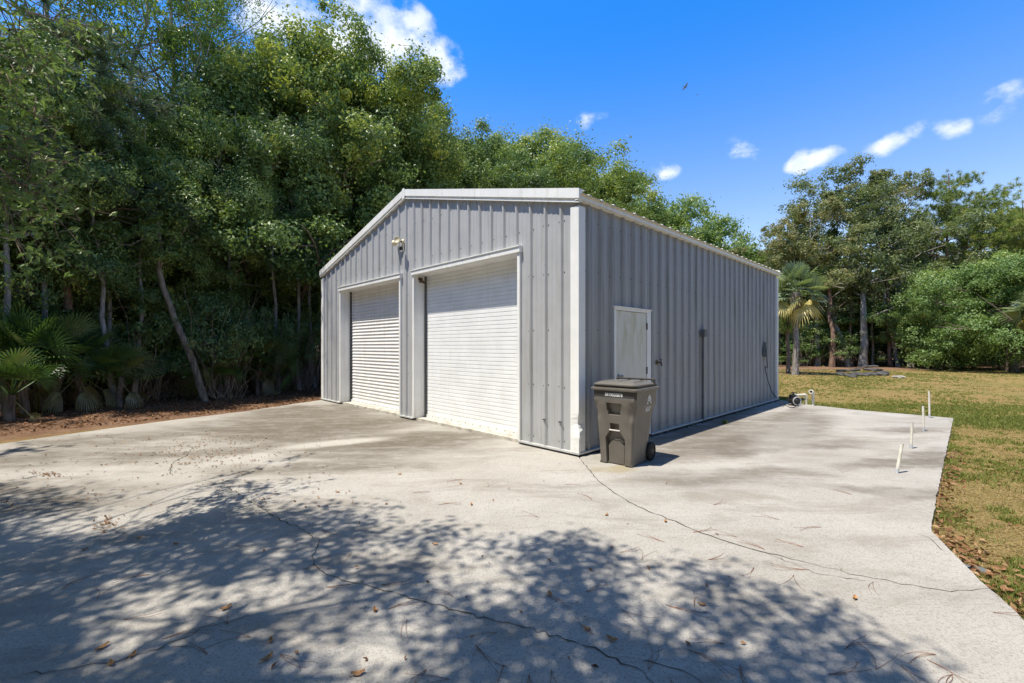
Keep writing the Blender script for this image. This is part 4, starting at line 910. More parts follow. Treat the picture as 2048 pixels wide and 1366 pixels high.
# the leaning trunk
a = G(412, 800); a.z = -.06; rg = np.random.default_rng(3)
lt = thing('leaning_tree', 'pale-barked trunk leaning left out of the shade in front of the wood', 'tree', a)
Yl = a.y; pts = [Vector((0, 0, -.05))] + [P(px, py, Yl - .1 * i) - a for i, (px, py) in enumerate([(400, 770), (385, 720), (368, 680), (350, 640), (338, 605), (326, 572), (318, 540), (322, 500), (316, 440)])]
tb = [(pts, [.10, .095, .09, .085, .08, .075, .07, .06, .05, .04], 10), ([pts[7], pts[7] + Vector((.3, .1, .8)), pts[7] + Vector((.9, .2, 1.5))], [.03, .025, .02], 6)]
link_mesh('trunk', trunk_mesh('trunk', tb, bark('leaning_bark', (.12, .10, .08), (.30, .26, .2), 14)), lt)
tips = [pts[8], pts[9], pts[7] + Vector((.9, .2, 1.5)), pts[6] + Vector((-1.2, .4, 1.0)), pts[9] + Vector((.5, .2, .8)), pts[9] + Vector((-.6, .2, .6)), pts[9] + Vector((0, .3, 1.5))]
p_, ov, ci, nc = clumps(rg, tips, .8, 10, 110, .5); v, f = leaf_quads(rg, p_, .10, .5, .55, ov * .7); link_mesh('crown', npmesh('crown', v, f, M_OAK, np.clip(.4 + rg.normal(0, .15, len(p_)), 0, 1)), lt)
# understorey bushes and saw palmettos
for k in range(40):
    px = 10 + k * 16 + vr.uniform(-8, 8); off = vr.choice([.3, .9, 1.6, 2.4, 3.4]) + (.9 if px < 300 else 1.6 if px < 440 else 0); x, y = wood(px, off)
    plant(vr.choice(['bush1', 'bush2', 'bush3', 'bush1']), 'understorey_bush', ('sunlit bush' if off < .5 else 'leafy bush' if off < 1.2 else 'shaded bush' if off < 2 else 'taller shaded bush' if off < 3 else 'dark bush deep' if off < 4.2 else 'darkest bush deepest') + ' in the wood ' + near(px, LM), 'bush', GZ(x, y), vr.uniform(1.6, 3.2), vr.uniform(.7, 1.0), group='bushes of the wood understorey', p1='stems', p2='foliage')
for px, off, H, kd, sc, lab in [(50, -.1, 2.15, 'palmetto1', .85, 'largest fan palmetto at the left picture edge'), (115, .3, 2.1, 'palmetto1', .9, 'big fan palmetto second from the left picture edge'), (160, .2, 1.75, 'palmetto1', .8, 'palmetto with drooping dead fans right of the largest ones'),
                                (20, -.9, 1.35, 'palmetto2', .85, 'low palmetto in front of the largest one'), (238, .1, 1.45, 'palmetto1', .75, 'small bright palmetto beside the slim grey trunks'), (515, .6, 1.9, 'palmetto1', .8, 'palmetto with upright fans between the leaning trunk and the garage'),
                                (556, .5, 1.5, 'palmetto2', .9, 'low palmetto with dead fans close to the garage'), (440, .2, 1.1, 'palmetto2', .75, 'small palmetto right of the leaning trunk foot'), (-20, .2, 2.0, 'palmetto1', .9, 'palmetto cut by the left picture edge')]:
    x, y = wood(px, off); plant(kd, 'palmetto', lab, 'palm', GZ(x, y), H, sc, group='palmettos along the wood edge', p1='stem', p2='fronds')

# ---- right side: lawn edge trees
def RT(kd, nm, px, by, ty, wd, lab, grp=None, tilt=(0, 0)):
    p = G(px, by); return plant(kd, nm, lab, 'tree', GZ(p.x, p.y), topH(ty, p.y), wd, group=grp, tilt=tilt)
RT('olive1', 'olive_tree', 1725, 730, 345, 1.1, 'tallest olive-brown tree in the middle of the right tree line', 'tall olive-green trees of the right line')
RT('olive2', 'olive_tree', 1635, 731, 400, .95, 'olive-brown tree leaning over the palm on the right', 'tall olive-green trees of the right line')
RT('olive2', 'olive_tree', 1800, 729, 345, 1.0, 'olive-green tree left of the tufted pines', 'tall olive-green trees of the right line')
RT('olive1', 'olive_tree', 1580, 729, 495, .6, 'small yellow-green tree crown behind the palm next to the garage', 'tall olive-green trees of the right line')
RT('olive2', 'olive_tree', 1880, 728, 420, .9, 'olive tree filling below the tufted pine', 'tall olive-green trees of the right line')
RT('olive2', 'olive_tree', 1548, 727, 492, .7, 'low crown filling the gap right beside the far garage corner', 'tall olive-green trees of the right line'); RT('far', 'roadside_tree', 1520, 726, 500, .7, 'bright crown just above the far end of the garage eave', 'trees beyond the garage roof')
RT('pine', 'pine_tree', 1885, 730, 322, 1.0, 'tall pine with bright tufts rising right of the olive trees', 'tufted pines on the right'); RT('pine2', 'pine_tree', 1965, 730, 362, 1.05, 'spreading pine with yellow-green tufts near the right picture edge', 'tufted pines on the right')
RT('pine2', 'pine_tree', 2060, 729, 385, 1.1, 'pine cut by the right picture edge', 'tufted pines on the right'); RT('pine', 'pine_tree', 1560, 729, 470, .7, 'small feathery pine top behind the palm', 'tufted pines on the right')
RT('broad', 'broad_oak', 2025, 742, 520, .95, 'wide bright-green oak with low branches at the right edge', 'bright green oaks on the lawn edge'); RT('broad', 'broad_oak', 1880, 736, 600, .50, 'smaller bright-green oak left of the wide one', 'bright green oaks on the lawn edge')
RT('broad', 'broad_oak', 2140, 740, 490, 1.0, 'bright-green oak just outside the right picture edge', 'bright green oaks on the lawn edge');
for k in range(20):
    px = 1530 + k * 34 + vr.uniform(-8, 8); Y = vr.choice([40, 44, 48]); ty = np.interp(px, [1500, 1600, 1800, 2100], [560, 540, 520, 520]) + vr.uniform(-20, 50)
    plant(vr.choice(['oak1', 'oak2', 'far', 'oak3']), 'wood_tree', {40: 'nearer', 44: 'middle', 48: 'farthest'}[Y] + ' dark broadleaf tree behind the right lawn, ' + near(px, RM), 'tree', GZ((px - 1024) / FPX * Y, Y), topH(ty, Y), vr.uniform(1.1, 1.35), group='shaded trees behind the lawn')
for k in range(60):
    px = 1480 + k * 13 + vr.uniform(-8, 8); Y = vr.choice([36.5, 38, 40, 43, 52])
    plant(vr.choice(['thicket', 'bush3', 'bush3']), 'understorey_bush', {36.5: 'front bush', 38: 'second-row bush', 40: 'third-row bush', 43: 'back-row bush', 52: 'tall far bush'}[Y] + ' under the right tree line, ' + near(px, RM), 'bush', GZ((px - 1024) / FPX * Y, Y), vr.uniform(1.6, 3.4) if Y < 50 else 9, vr.uniform(.8, 1.3) if Y < 50 else 1.8, group='bushes under the right tree line', p1='stems', p2='foliage')
for k in range(30):                           # the far end of the wood, behind the garage
    px = 800 + k * 28; Y = vr.choice([58, 64]); plant('thicket', 'thicket_bush', 'tall thicket in the distance behind the garage', 'bush', GZ((px - 1024) / FPX * Y, Y), 9, 2.0, group='thicket behind the garage', p1='stems', p2='foliage')
# slim trunks in front of the right wood
rg = np.random.default_rng(9)
TR = [(1664, 727, 0, .20, M_BARKP, 'reddish trunk right of the palm'), (1697, 726, -40, .20, M_BARKG, 'grey leaning trunk behind the stones'), (1726, 727, 10, .30, M_BARKG, 'thickest pale grey trunk above the stone heap'), (1704, 726, 0, .12, M_BARKP, 'thin reddish trunk behind the grey leaning one'),
      (1745, 726, 6, .10, M_TWIG, 'thin pole trunk just right of the thickest one'), (1781, 727, -4, .15, M_BARKP, 'straight reddish-brown trunk in the middle of the right line'), (1797, 727, -30, .15, M_BARKG, 'slanting trunk touching the reddish-brown one'),
      (1821, 727, 3, .20, M_BARKG, 'short grey trunk left of the bright oak'), (1862, 728, 0, .22, M_BARKP, 'dark reddish trunk under the smaller bright oak'), (2000, 730, -6, .10, M_TWIG, 'thin pale stem left of the wide oak'), (2016, 731, -4, .13, M_BARKG, 'pale straight stem beside the wide oak trunk')]
for px, by, dx, r_, bm_, lab in TR:
    g = G(px, by + 6); Y = g.y; t = thing('bare_trunk', lab, 'tree', GZ(g.x, g.y), 0, 'trunks showing along the right tree line'); top = Vector((dx / FPX * Y, .3, rg.uniform(5, 7.5))); pts = bend((0, 0, -.1), top, rg, 7, .05)
    tb = [(pts, [r_ * (1.2 if i == 0 else 1 - .07 * i) for i in range(8)], 9)]; tips = [top]
    for q in range(4): e = Vector((rg.normal(0, .8), rg.normal(0, .8), rg.uniform(.5, 1.4))); tb.append(([pts[4 + q % 4], pts[4 + q % 4] + e * .5, pts[4 + q % 4] + e], [r_ * .35, r_ * .2, .01], 5)); tips.append(pts[4 + q % 4] + e)
    link_mesh('trunk', trunk_mesh('trunk', tb, bm_), t)
    p_, ov, ci, nc = clumps(rg, tips, .9, 8, 40, .5); v, f = leaf_quads(rg, p_, .17, .5, .5, ov * .6); link_mesh('crown', npmesh('crown', v, f, M_MAPLE, np.clip(.4 + rg.normal(0, .15, len(p_)), 0, 1)), t)
# forked grey limb with pale bare wood
g = G(1716, 727); t = thing('forked_trunk', 'pale forked bare limb rising behind the thickest grey trunk', 'tree', GZ(g.x, g.y)); Y = g.y; b0 = Vector((g.x, g.y, -.05))
tb = [([P(1728, 735, Y) - b0, P(1731, 640, Y) - b0, P(1738, 600, Y) - b0, P(1748, 575, Y) - b0, P(1752, 545, Y) - b0], [.13, .12, .10, .07, .03], 8), ([P(1740, 598, Y) - b0, P(1752, 590, Y) - b0], [.04, .02], 5)]
link_mesh('trunk', trunk_mesh('trunk', tb, M_BARKG), t)
RT('olive2', 'olive_tree', 2020, 729, 430, 1.0, 'olive tree between the pines at the right picture edge', 'tall olive-green trees of the right line'); RT('pine', 'pine_tree', 2040, 731, 385, 1.0, 'dark-trunked pine right at the right picture edge', 'tufted pines on the right')
# palms
g = G(1590, 748); pt = plant('palm', 'cabbage_palm', 'cabbage palm with a ringed trunk beside the far garage corner', 'palm', GZ(g.x, g.y), None, 1.0, rz=.5); pt.scale = (.98, .98, 1.0)
g = G(1576, 745); t = thing('slim_tree', 'short dark trunk right beside the palm trunk', 'tree', GZ(g.x, g.y)); link_mesh('trunk', trunk_mesh('trunk', [([(0, 0, -.05), (.03, 0, 1.0), (-.05, 0, 2.3), (.1, 0, 3.4)], [.13, .11, .10, .06], 9)], M_BARK), t)
p_, ov, ci, nc = clumps(rg, [Vector((.1, 0, 3.2)), Vector((.5, .3, 2.7)), Vector((-.4, .3, 2.8))], .7, 8, 70, .5); v, f = leaf_quads(rg, p_, .12, .5, .5, ov * .6); link_mesh('crown', npmesh('crown', v, f, M_BRUSH, np.clip(.4 + rg.normal(0, .15, len(p_)), 0, 1)), t)
g = G(2085, 748); plant('palm', 'cabbage_palm', 'palm whose fronds reach in at the right picture edge', 'palm', GZ(g.x, g.y), 3.6, .95, rz=2.0)
for px, by, lab in [(1640, 731, 'spiky blue-green palmetto behind the stones'), (1945, 735, 'low fan palmetto in the sun under the wide oak')]:
    g = G(px, by); plant('palmetto2', 'palmetto', lab, 'palm', GZ(g.x, g.y), 1.3, 1.0, p1='stem', p2='fronds')
# stones
M_STONE = simple('stone', (.085, .083, .08), .9, .2, 0, .45, 3, .6)
def rock(mb, c, sx, sy, sz, r):
    bm = bmesh.new(); bmesh.ops.create_icosphere(bm, subdivisions=2, radius=1)
    for v in bm.verts:
        k = 1 + r.uniform(-.16, .16); v.co = Vector((v.co.x * sx * k, v.co.y * sy * k, max(-.5, min(.75, v.co.z)) * sz * k)) + Vector(c)
    bm.verts.index_update(); mb.add([v.co[:] for v in bm.verts], [tuple(v.index for v in f.verts) for f in bm.faces]); bm.free()
rr = random.Random(8)
for i, (px, by, w_, h_, lv) in enumerate([(1682, 749, .34, .10, 0), (1697, 751, .30, .09, 0), (1712, 748, .38, .10, 0), (1728, 750, .30, .09, 0), (1742, 749, .32, .10, 0), (1758, 749, .42, .11, 0), (1768, 746, .30, .10, 0), (1692, 747, .30, .08, 1), (1716, 746, .40, .09, 1), (1750, 745, .40, .09, 1), (1762, 745, .34, .08, 1), (1756, 743, .36, .08, 2), (1705, 753, .26, .08, 0)]):
    g = G(px, by); m_ = MB(); rock(m_, (0, 0, 0), w_ * 1.1, w_ * .8, h_ * 1.25, rr); o = m_.build('stone', M_STONE, loc=(g.x, g.y + lv * .25, .02 + lv * .13))
    o.rotation_euler = (rr.uniform(-.12, .12), rr.uniform(-.12, .12), rr.uniform(0, 3)); tag(o, 'flat dark stone stacked in the low heap on the lawn', 'stone', 'stones of the heap on the lawn')
g = G(1797, 754); m_ = MB(); rock(m_, (0, 0, 0), .30, .2, .10, rr); tag(m_.build('stone', simple('pale_stone', (.34, .31, .27), .9, .2, 0, .3, 3, .5), loc=(g.x, g.y, .0)), 'single pale stone lying apart right of the heap', 'stone')

# ---- the big oak behind the camera: its low boughs hang in at the left and its crown shades the drive
rg = np.random.default_rng(101); SD = Vector((.356, .207, 0))
sh = []                                        # points on the drive that the crown shades (photo pixels)
def inside(px, py): 
    return py > np.interp(px, [-300, 0, 80, 180, 330, 420, 520, 640, 720, 800, 900, 1000, 1060, 1160, 1210, 1260, 1330, 1440, 1500, 1600, 1700, 1780, 1860], [1075, 1088, 1072, 1078, 1050, 1030, 1040, 1000, 1020, 1062, 1075, 1092, 1100, 1072, 1105, 1150, 1125, 1130, 1180, 1205, 1250, 1290, 1420])
LIT = [(180, 1230, 60, 12), (60, 1190, 60, 12), (230, 1345, 70, 16), (300, 1265, 70, 20), (345, 1195, 60, 18), (120, 1320, 40, 16), (555, 1190, 90, 22), (260, 1160, 50, 12), (690, 1300, 100, 34), (800, 1290, 70, 40), (840, 1345, 80, 24), (640, 1200, 50, 16), (560, 1290, 40, 14), (930, 1130, 70, 16), (980, 1180, 60, 22), (1000, 1130, 40, 18), (1320, 1195, 42, 20), (1330, 1255, 45, 18), (1480, 1275, 60, 18), (1470, 1205, 36, 14),
       (1240, 1165, 30, 12), (1380, 1225, 24, 10), (1500, 1330, 60, 18), (1640, 1290, 40, 12), (1080, 1310, 34, 14), (760, 1105, 60, 14), (880, 1110, 50, 12), (1150, 1340, 40, 12), (500, 1110, 40, 9), (1000, 1040, 30, 8)]
tries = 0
while len(sh) < 1200 and tries < 40000:
    tries += 1; px = rg.uniform(-350, 1850); py = 1000 + 420 * rg.random() ** .8
    if not inside(px, py + rg.normal(0, 9)): continue
    if any(((px - a) / (b_ * 1.5)) ** 2 + ((py - c) / (d * 2.2)) ** 2 < 1 for a, c, b_, d in LIT): continue
    dens = np.interp(px, [-300, 500, 900, 1900], [1, .9, .62, .5])
    if rg.random() > dens * (FPX * CH / (py - HOR)) ** 2 / 12: continue
    sh.append(G(px, py))
for _ in range(420): q = Vector((rg.uniform(-7, 1.5), rg.uniform(-5, 1.6), 0)); sh.append(q)
for _ in range(70): sh.append(G(rg.normal(30, 60), rg.normal(1015, 22)))
cl = []
for q in sh: h = rg.uniform(5.2, 7.2); cl.append(q - SD * h + Vector((0, 0, h)))
bo = thing('overhanging_oak', 'oak whose leafy boughs hang in close at the upper left and shade the drive', 'tree', GZ(-6.2, -2.6)); O = Vector((-6.2, -2.6, -.05))
tb = []; tp = bend((0, 0, -.1), (.5, .6, 4.6), rg, 6, .06); tb.append((tp, [.42, .36, .33, .31, .29, .27, .22], 14))
ends = []
for k in range(15):
    q = cl[int(rg.integers(0, 1000))] - O; a = tp[int(rg.integers(3, 7))]; bp = bend(a, q, rg, 7, .12); tb.append((bp, [.075 - .0095 * i for i in range(8)], 7)); ends += bp[3:]
for k in range(420):
    q = cl[int(rg.integers(0, len(cl)))] - O; e = min(ends, key=lambda z: (z - q).length); 
    if (e - q).length < 2.6: tb.append(([e, e.lerp(q, .5) + Vector(rg.normal(0, .06, 3)), q], [.016, .011, .005], 4))
pts = np.repeat(np.array([list(q - O) for q in cl]), 20, 0); pts = pts + rg.normal(size=pts.shape) * np.array([.13, .13, .10])
Lf = rg.uniform(.07, .12, len(pts))
# low boughs that are seen: sprays of leaves along drooping twigs
low = []
SP = [(-60, -20, 3.6), (20, 60, 4.0), (60, 130, 3.7), (150, 50, 5.0), (-20, 170, 3.3), (70, 230, 3.6), (10, 270, 3.2), (110, 280, 3.9), (125, 325, 4.0), (60, 330, 3.4), (-10, 370, 3.2), (70, 390, 3.5), (20, 430, 3.3), (100, 420, 3.8), (-40, 300, 3.0), (30, 160, 4.1), (-40, 450, 3.2), (95, 150, 4.5), (40, 20, 3.7), (-30, 90, 3.4), (95, 345, 3.5), (30, 480, 3.6), (40, 370, 3.1)]
for px, py, Y in SP:
    q = P(px, py, Y) - O; e = Vector((-.9, .1, 3.9)) + Vector(rg.normal(0, .4, 3)); e = tp[5].lerp(q, .45) + Vector((-.5, 0, .6)); bq = bend(tp[5], e, rg, 4, .14) + bend(e, q, rg, 5, .16)[1:]; tb.append((bq, [.016 - .0012 * i for i in range(len(bq))], 5))
    for s_ in range(6):
        dd = Vector((rg.uniform(-.4, .8), rg.normal(0, .5), rg.normal(-.25, .45))).normalized() * rg.uniform(.2, .42); st = q + Vector(rg.normal(0, .12, 3)); tb.append(([q, st, st + dd], [.005, .004, .0015], 4))
        for l_ in range(13): low.append(list(st + dd * rg.uniform(0, 1.05) + Vector(rg.normal(0, .028, 3))))
low = np.array(low); LL = rg.uniform(.055, .095, len(low))
v1, f1 = leaf_quads(rg, np.vstack([pts, low]), np.concatenate([Lf, LL]), .42, .45)
ti = np.clip(.33 + rg.normal(0, .13, len(pts) + len(low)), 0, .7)
link_mesh('trunk', trunk_mesh('trunk', tb, M_BARK), bo); link_mesh('crown', npmesh('crown', v1, f1, M_OAK, ti), bo)

# ------------------------------------------------------------------ grass, litter, fallen leaves and needles
rg = np.random.default_rng(55)
def poly_in(pts, poly):
    x, y = pts[:, 0], pts[:, 1]; ins = np.zeros(len(pts), bool); n = len(poly)
    for i in range(n):
        x1, y1 = poly[i][0], poly[i][1]; x2, y2 = poly[(i + 1) % n][0], poly[(i + 1) % n][1]
        if y1 == y2: continue
        c = ((y1 > y) != (y2 > y)) & (x < (x2 - x1) * (y - y1) / (y2 - y1) + x1); ins ^= c
    return ins
slabs = [[p for p in side], [p for p in main]]
gpoly = [GM @ Vector(q) for q in ((-.1, -.1, 0), (D_ + .1, -.1, 0), (D_ + .1, W_ + .1, 0), (-.1, W_ + .1, 0))]
def free(p):
    k = ~(poly_in(p, slabs[0]) | poly_in(p, slabs[1]) | poly_in(p, gpoly)); return p[k]
def vnoise(p, s, seed):
    r = np.random.default_rng(seed); g = r.random((64, 64)); q = p * s + 1000; i = np.floor(q).astype(int); f = q - i; f = f * f * (3 - 2 * f); a = i[:, 0] % 64; b_ = i[:, 1] % 64; a1 = (a + 1) % 64; b1 = (b_ + 1) % 64
    return (g[a, b_] * (1 - f[:, 0]) + g[a1, b_] * f[:, 0]) * (1 - f[:, 1]) + (g[a, b1] * (1 - f[:, 0]) + g[a1, b1] * f[:, 0]) * f[:, 1]
def wedge(n, y0, y1, x0r, x1r, p=1.6):           # points spread by distance, denser near the camera
    y = y0 * (y1 / y0) ** (rg.random(n) ** (1 / p) if p != 1 else rg.random(n)); x = y * rg.uniform(x0r, x1r, n); return np.stack([x, y], 1)
g1 = wedge(95000, 2.0, 12, .55, 1.75, 1.0); g2 = wedge(52000, 8, 31, .3, 1.5, 1.0)
EP = [(R_EDGE[i], R_EDGE[i + 1]) for i in range(1, len(R_EDGE) - 1)] + [(G(2048, 1240), G(1978, 1176)), (G(1978, 1176), G(1862, 1062))]
te = [np.array([list(a.lerp(b_, rg.random()))[:2]]) + np.array([[.03 + abs(rg.normal(0, .03)), rg.normal(0, .02)]]) for a, b_ in EP for _ in range(max(1, int((b_ - a).length * 60)))]
tc = np.vstack([free(np.vstack([g1, g2]))] + te); NB = 5
n1 = vnoise(tc, 1.1, 1) * .4 + vnoise(tc, 3.3, 2) * .3 + vnoise(tc, 9.0, 4) * .3; cn = G(1907, 836)
big = vnoise(tc, .28, 6); corner_ = np.exp(-((tc[:, 0] - cn.x - 1.2) ** 2 / 3.5 + (tc[:, 1] - cn.y + .2) ** 2 / .5))
pg = np.clip((n1 - .44) * 3.0 + (big - .5) * .8 + .27 + corner_ * .6, 0, 1); isg = rg.random(len(tc)) < pg * .8
keep = isg | (rg.random(len(tc)) < .62); tc, isg, corner_, pg = tc[keep], isg[keep], corner_[keep], pg[keep]
gp = np.repeat(tc, NB, 0); isg5 = np.repeat(isg, NB); dist = gp[:, 1]; spread = np.where(isg5, .012, .03)[:, None] * (1 + dist[:, None] * .06); gp = gp + rg.normal(size=gp.shape) * spread
hgt = np.where(isg5, .045, .020) * rg.uniform(.4, 1.3, len(gp)) * (1 + .4 * np.repeat(corner_, NB)) * np.repeat(rg.uniform(.6, 1.4, len(tc)), NB); wdt = .0030 + .00060 * dist
a = rg.uniform(0, 2 * np.pi, len(gp)); lean = rg.normal(0, 1, (len(gp), 2)) * np.where(isg5, .6, 2.0)[:, None] * hgt[:, None]
b3 = np.column_stack([gp, np.full(len(gp), -.047)]); s3 = np.column_stack([np.cos(a), np.sin(a), np.zeros(len(gp))]) * wdt[:, None]
tip = b3 + np.column_stack([lean, hgt * np.where(isg5, 1, .7)]); v = np.stack([b3 - s3, b3 + s3, tip], 1).reshape(-1, 3)
tint = np.where(isg5, .30 + np.repeat(rg.normal(0, .16, len(tc)), NB), rg.uniform(.62, 1, len(gp)) + np.repeat(rg.normal(0, .1, len(tc)), NB))
o = link_mesh('grass', npmesh('grass', v, np.arange(len(gp) * 3).reshape(-1, 3), M_GRASS, np.clip(tint, 0, 1))); tag(o, 'short patchy lawn grass, part green and part dried', 'grass', kind='stuff')
# leaf litter: woods floor, slab edge on the right, scattered drifts on the drive
def litter(p, L, z, lift=.012):
    c = np.column_stack([p, np.full(len(p), z) + rg.uniform(0, lift, len(p))]); return c, np.broadcast_to(np.asarray(L, float), (len(p),))
t_ = rg.uniform(-8, 26, 34000); o_ = rg.uniform(-3.2, 5.5, 34000); wl = np.column_stack([-11.5 + .63 * t_ - .78 * o_, 9.9 + .78 * t_ + .63 * o_]); wl = free(wl)
c1, l1 = litter(wl, .085, -.045, .03)
def along(a, b_, n, sg, sh_=0.0): t = rg.random(n)[:, None]; a_, b2 = np.array(a[:2]), np.array(b_[:2]); d = unit((b2 - a_)[None])[0]; nn = np.array([d[1], -d[0]]); return a_ + (b2 - a_) * t + nn * (np.abs(rg.normal(0, sg, (n, 1))) + sh_)
e1 = along(G(2048, 1240) + (G(2048, 1240) - G(1862, 1062)) * .6, G(1862, 1062), 300, .16, .0); e2 = along(G(1862, 1062), G(1893, 900), 190, .09, .0); e3 = np.column_stack([rg.uniform(3, 7, 300), rg.uniform(1.8, 6.5, 300)])
c2, l2 = litter(free(np.vstack([e1, e2, e3])), .058, -.030, .03)
v, f = leaf_quads(rg, np.vstack([c1, c2]), np.concatenate([l1, l2]) * rg.uniform(.6, 1.2, len(c1) + len(c2)), .5, 1.6, None, .0)
tl = np.clip(np.concatenate([rg.normal(.35, .25, len(c1)), rg.normal(.55, .22, len(c2))]), 0, 1)
o = link_mesh('leaf_litter', npmesh('leaf_litter', v, f, M_LITTER, tl)); tag(o, 'rust-brown dead leaves covering the wood floor and the slab edge', 'leaf litter', kind='stuff')
# dirt and leaf crumbs gathered along the foot of the side wall
q_ = [GM @ Vector((rg.uniform(.3, 9.2), -.07 - abs(rg.normal(0, .03)), 0)) for _ in range(700)]; c5, l5 = litter(np.array([[p.x, p.y] for p in q_]), .03, .003, .012)
v, f = leaf_quads(rg, c5, l5 * rg.uniform(.4, 1.2, len(c5)), .6, 1.2, None, 0); o = link_mesh('wall_debris', npmesh('wall_debris', v, f, simple('damp_debris', (.05, .045, .03), .9, .1), None)); tag(o, 'dark damp debris lying along the foot of the garage side wall', 'debris', kind='stuff')
# small dry bits drifted over the left of the drive
dr = [G(rg.normal(395, 95), rg.normal(905, 17)) for _ in range(330)] + [G(rg.uniform(0, 700), 868 + rg.random() ** 1.5 * 150) for _ in range(230)] + [G(rg.normal(95, 18), rg.normal(950, 3)) for _ in range(60)] + [G(rg.normal(215, 18), rg.normal(1048, 9)) for _ in range(45)] + [G(rg.uniform(500, 1500), rg.uniform(880, 1340)) for _ in range(60)]
dr = np.array([[p.x, p.y] for p in dr]); dr = dr[(poly_in(dr, slabs[0]) | poly_in(dr, slabs[1])) & ~poly_in(dr, gpoly)]
c3, l3 = litter(dr, .045, .005, .008); v, f = leaf_quads(rg, c3, l3 * rg.uniform(.5, 1.1, len(c3)), .45, 2.2, None, 0)
o = link_mesh('drive_litter', npmesh('drive_litter', v, f, M_LITTER, np.clip(rg.normal(.5, .25, len(c3)), 0, 1))); tag(o, 'small brown leaf bits drifted over the left of the drive', 'leaf litter', kind='stuff')
# fallen oak leaves one can pick out in the foreground
M_FALL = simple('fallen_leaf', (.46, .25, .11), .7, .3, 0, .35, 40); M_NEEDLE = simple('brown_needle', (.26, .12, .07), .7, .3, 0, .3, 30)
def leaf_mesh(L):
    m_ = MB(); n = 6; vs = []
    for i in range(n + 1):
        t = i / n; w_ = L * .26 * math.sin(math.pi * min(1, t * .93 + .04)) ** .8; x = L * (t - .5); z = .004 + .012 * (2 * t - 1) ** 2 * (L / .07); vs += [(x, -w_, z + .006), (x, 0, z), (x, w_, z + .007)]
    fs = [(3 * i + j, 3 * i + j + 1, 3 * i + j + 4, 3 * i + j + 3) for i in range(n) for j in range(2)]; m_.add(vs, fs); m_.tube([(-L * .5, 0, .008), (-L * .68, .004, .004)], .0012, 4); return m_.mesh('fallen_leaf', M_FALL)
lm = [leaf_mesh(.048), leaf_mesh(.062)]
FL = [(1404, 1211, 0), (1224, 1281, 1), (1331, 1044, 0), (204, 1297, 1), (265, 1313, 0), (534, 1319, 1), (452, 1218, 1), (541, 1284, 0), (750, 1222, 0), (943, 1010, 0), (279, 1077, 0), (352, 1090, 0), (1174, 1260, 0), (921, 968, 0), (1213, 1031, 0), (716, 1350, 1), (800, 949, 0), (222, 1330, 0), (170, 1100, 0), (675, 985, 0), (870, 1090, 0), (1710, 1198, 0), (1100, 1190, 0)]
for px, py, k in FL:
    o = link_mesh('fallen_leaf', lm[k], loc=G(px, py)); o.rotation_euler.z = vr.uniform(0, 6.3); tag(o, 'curled brown oak leaf lying singly on the ' + spot(px, py) + ' part of the drive', 'leaf', 'single fallen leaves on the drive')
def needle_mesh(seed, L):
    r = random.Random(seed); m_ = MB()
    for k in range(2 + seed % 2):
        a0 = r.uniform(-.35, .35) + (0 if k else .15); cv = r.uniform(-1.1, 1.1); p = Vector((0, 0, .004)); pts = [p.copy()]
        for i in range(7): an = a0 + cv * i / 7; p = p + Vector((math.cos(an), math.sin(an), 0)) * L * r.uniform(.9, 1) / 7; p.z = .0035 + .003 * math.sin(i); pts.append(p.copy())
        m_.tube(pts, [.0011] * 4 + [.0008] * 4, 4, caps=False)
    return m_.mesh('pine_needles', M_NEEDLE)
nm_ = [needle_mesh(i, .19 + .02 * (i % 4)) for i in range(8)]
NL = [(900, 1195), (1090, 1190), (1235, 1220), (1330, 1210), (1395, 1215), (1060, 1350), (1110, 1340), (1380, 1300), (1450, 1290), (1300, 1340), (1340, 1360), (1480, 1330), (1190, 1270), (1530, 1100), (1580, 1150), (1620, 1140), (1740, 1165), (1600, 1095), (1480, 1075), (1380, 1065), (1500, 1135), (1420, 1120), (1290, 1120), (1330, 1085), (1240, 1105), (1170, 1185), (990, 1265), (950, 1290), (1000, 1330), (660, 1175), (600, 1140), (780, 1220), (820, 1240), (560, 1310), (500, 1275), (420, 1310), (700, 1105), (760, 1170), (450, 1250), (330, 1280), (480, 1090), (640, 1060), (1070, 1035), (1190, 1000), (1130, 970), (930, 960), (980, 975), (870, 1010), (820, 985), (1710, 990), (1690, 945), (1640, 1055), (1850, 1320), (1880, 1310), (1800, 1330), (1690, 1300), (1990, 1225), (1900, 1350), (1750, 1340), (560, 985), (700, 1000), (300, 1150), (200, 1200), (120, 1180), (240, 1240), (860, 1340), (900, 1360), (1650, 1350), (1340, 970), (1420, 1010), (1560, 1040)]
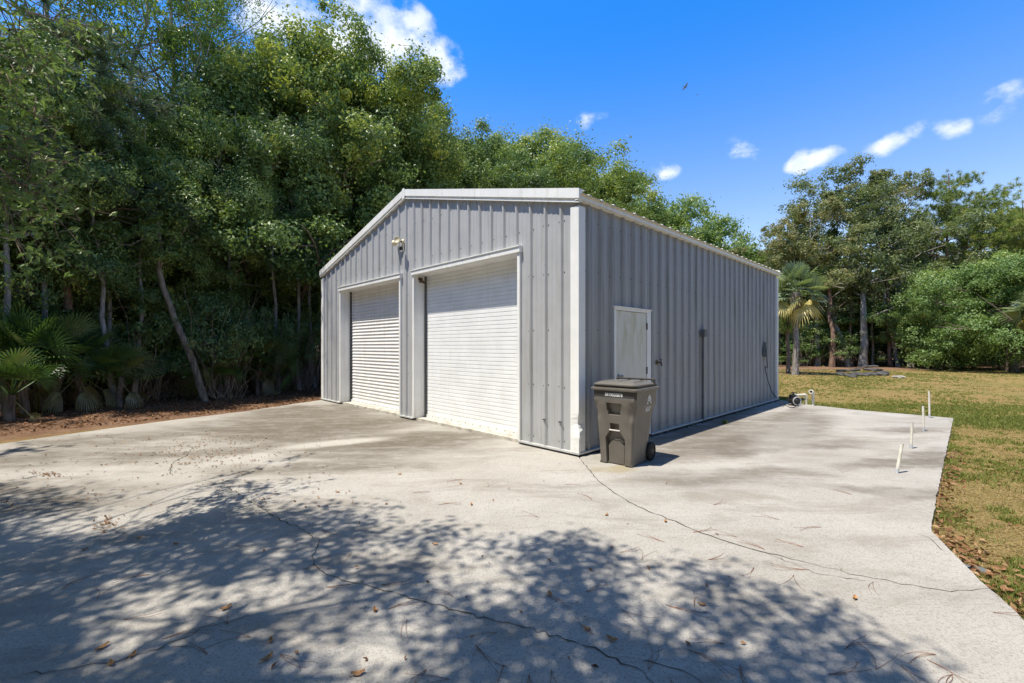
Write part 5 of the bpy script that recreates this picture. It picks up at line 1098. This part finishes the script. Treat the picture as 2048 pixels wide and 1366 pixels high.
for i, (px, py) in enumerate(NL):
    o = link_mesh('pine_needles', nm_[i % 8], loc=G(px + vr.uniform(-8, 8), py)); o.rotation_euler.z = vr.uniform(0, 6.3); tag(o, 'thin curved brown pine needles on the ' + spot(px, py) + ' part of the pale slab', 'pine needles', 'fallen pine needles on the drive')
# weed tuft in the shade line of the side wall, small half-buried lid at the slab edge
g = G(1449, 847); wv_, wf_, wt_ = [], [], []; 
for i in range(46):
    a_ = rg.uniform(0, 6.28); L = rg.uniform(.05, .12); d = Vector((math.cos(a_) * rg.uniform(.3, 1), math.sin(a_) * rg.uniform(.3, 1), rg.uniform(.4, 1))).normalized(); s_ = Vector((-d.y, d.x, 0)).normalized() * .006; b0_ = Vector(rg.normal(0, .02, 3)); b0_.z = 0; k = len(wv_)
    wv_ += [b0_ - s_, b0_ + s_, b0_ + d * L * .6 + s_, b0_ + d * L]; wf_.append((k, k + 1, k + 2, k + 3)); wt_.append(rg.uniform(0, .3))
tag(link_mesh('weed_tuft', npmesh('weed_tuft', np.array([list(q) for q in wv_]), np.array(wf_), M_GRASS, np.array(wt_)), loc=g), 'small green weed growing in a crack beside the garage side wall', 'weed')
g = G(1948, 1128); m_ = MB(); m_.lathe([(0, 0), (0, .05), (.004, .055), (.018, .056), (.024, .05), (.024, .018), (.019, .016), (.019, 0)], (0, 0, -.02), (0, 0, 1), 20); o = m_.build('valve_lid', simple('lid_grey', (.13, .15, .16), .7), loc=(g.x + .02, g.y, -.03)); o.scale = (1.25, .7, 1); o.rotation_euler = (.1, .1, -.5); tag(o, 'small grey round lid half buried in leaves at the slab edge', 'lid')

# unseen trees added behind the camera to cut fill from the low sky
for x, y, H in [(20, -1, 12), (16, -6, 13), (11, -10, 13), (5.5, -12, 14), (-.5, -12.5, 14), (-6.5, -12, 14), (-12, -8, 13), (-14, -3, 13), (-14.5, 2, 13), (22, 4, 12)]:
    plant('far', 'sky_blocker_tree', 'unseen broad green tree added behind the camera to block sky light', 'tree', GZ(x, y), H, 1.0, group='unseen trees added to block sky light')
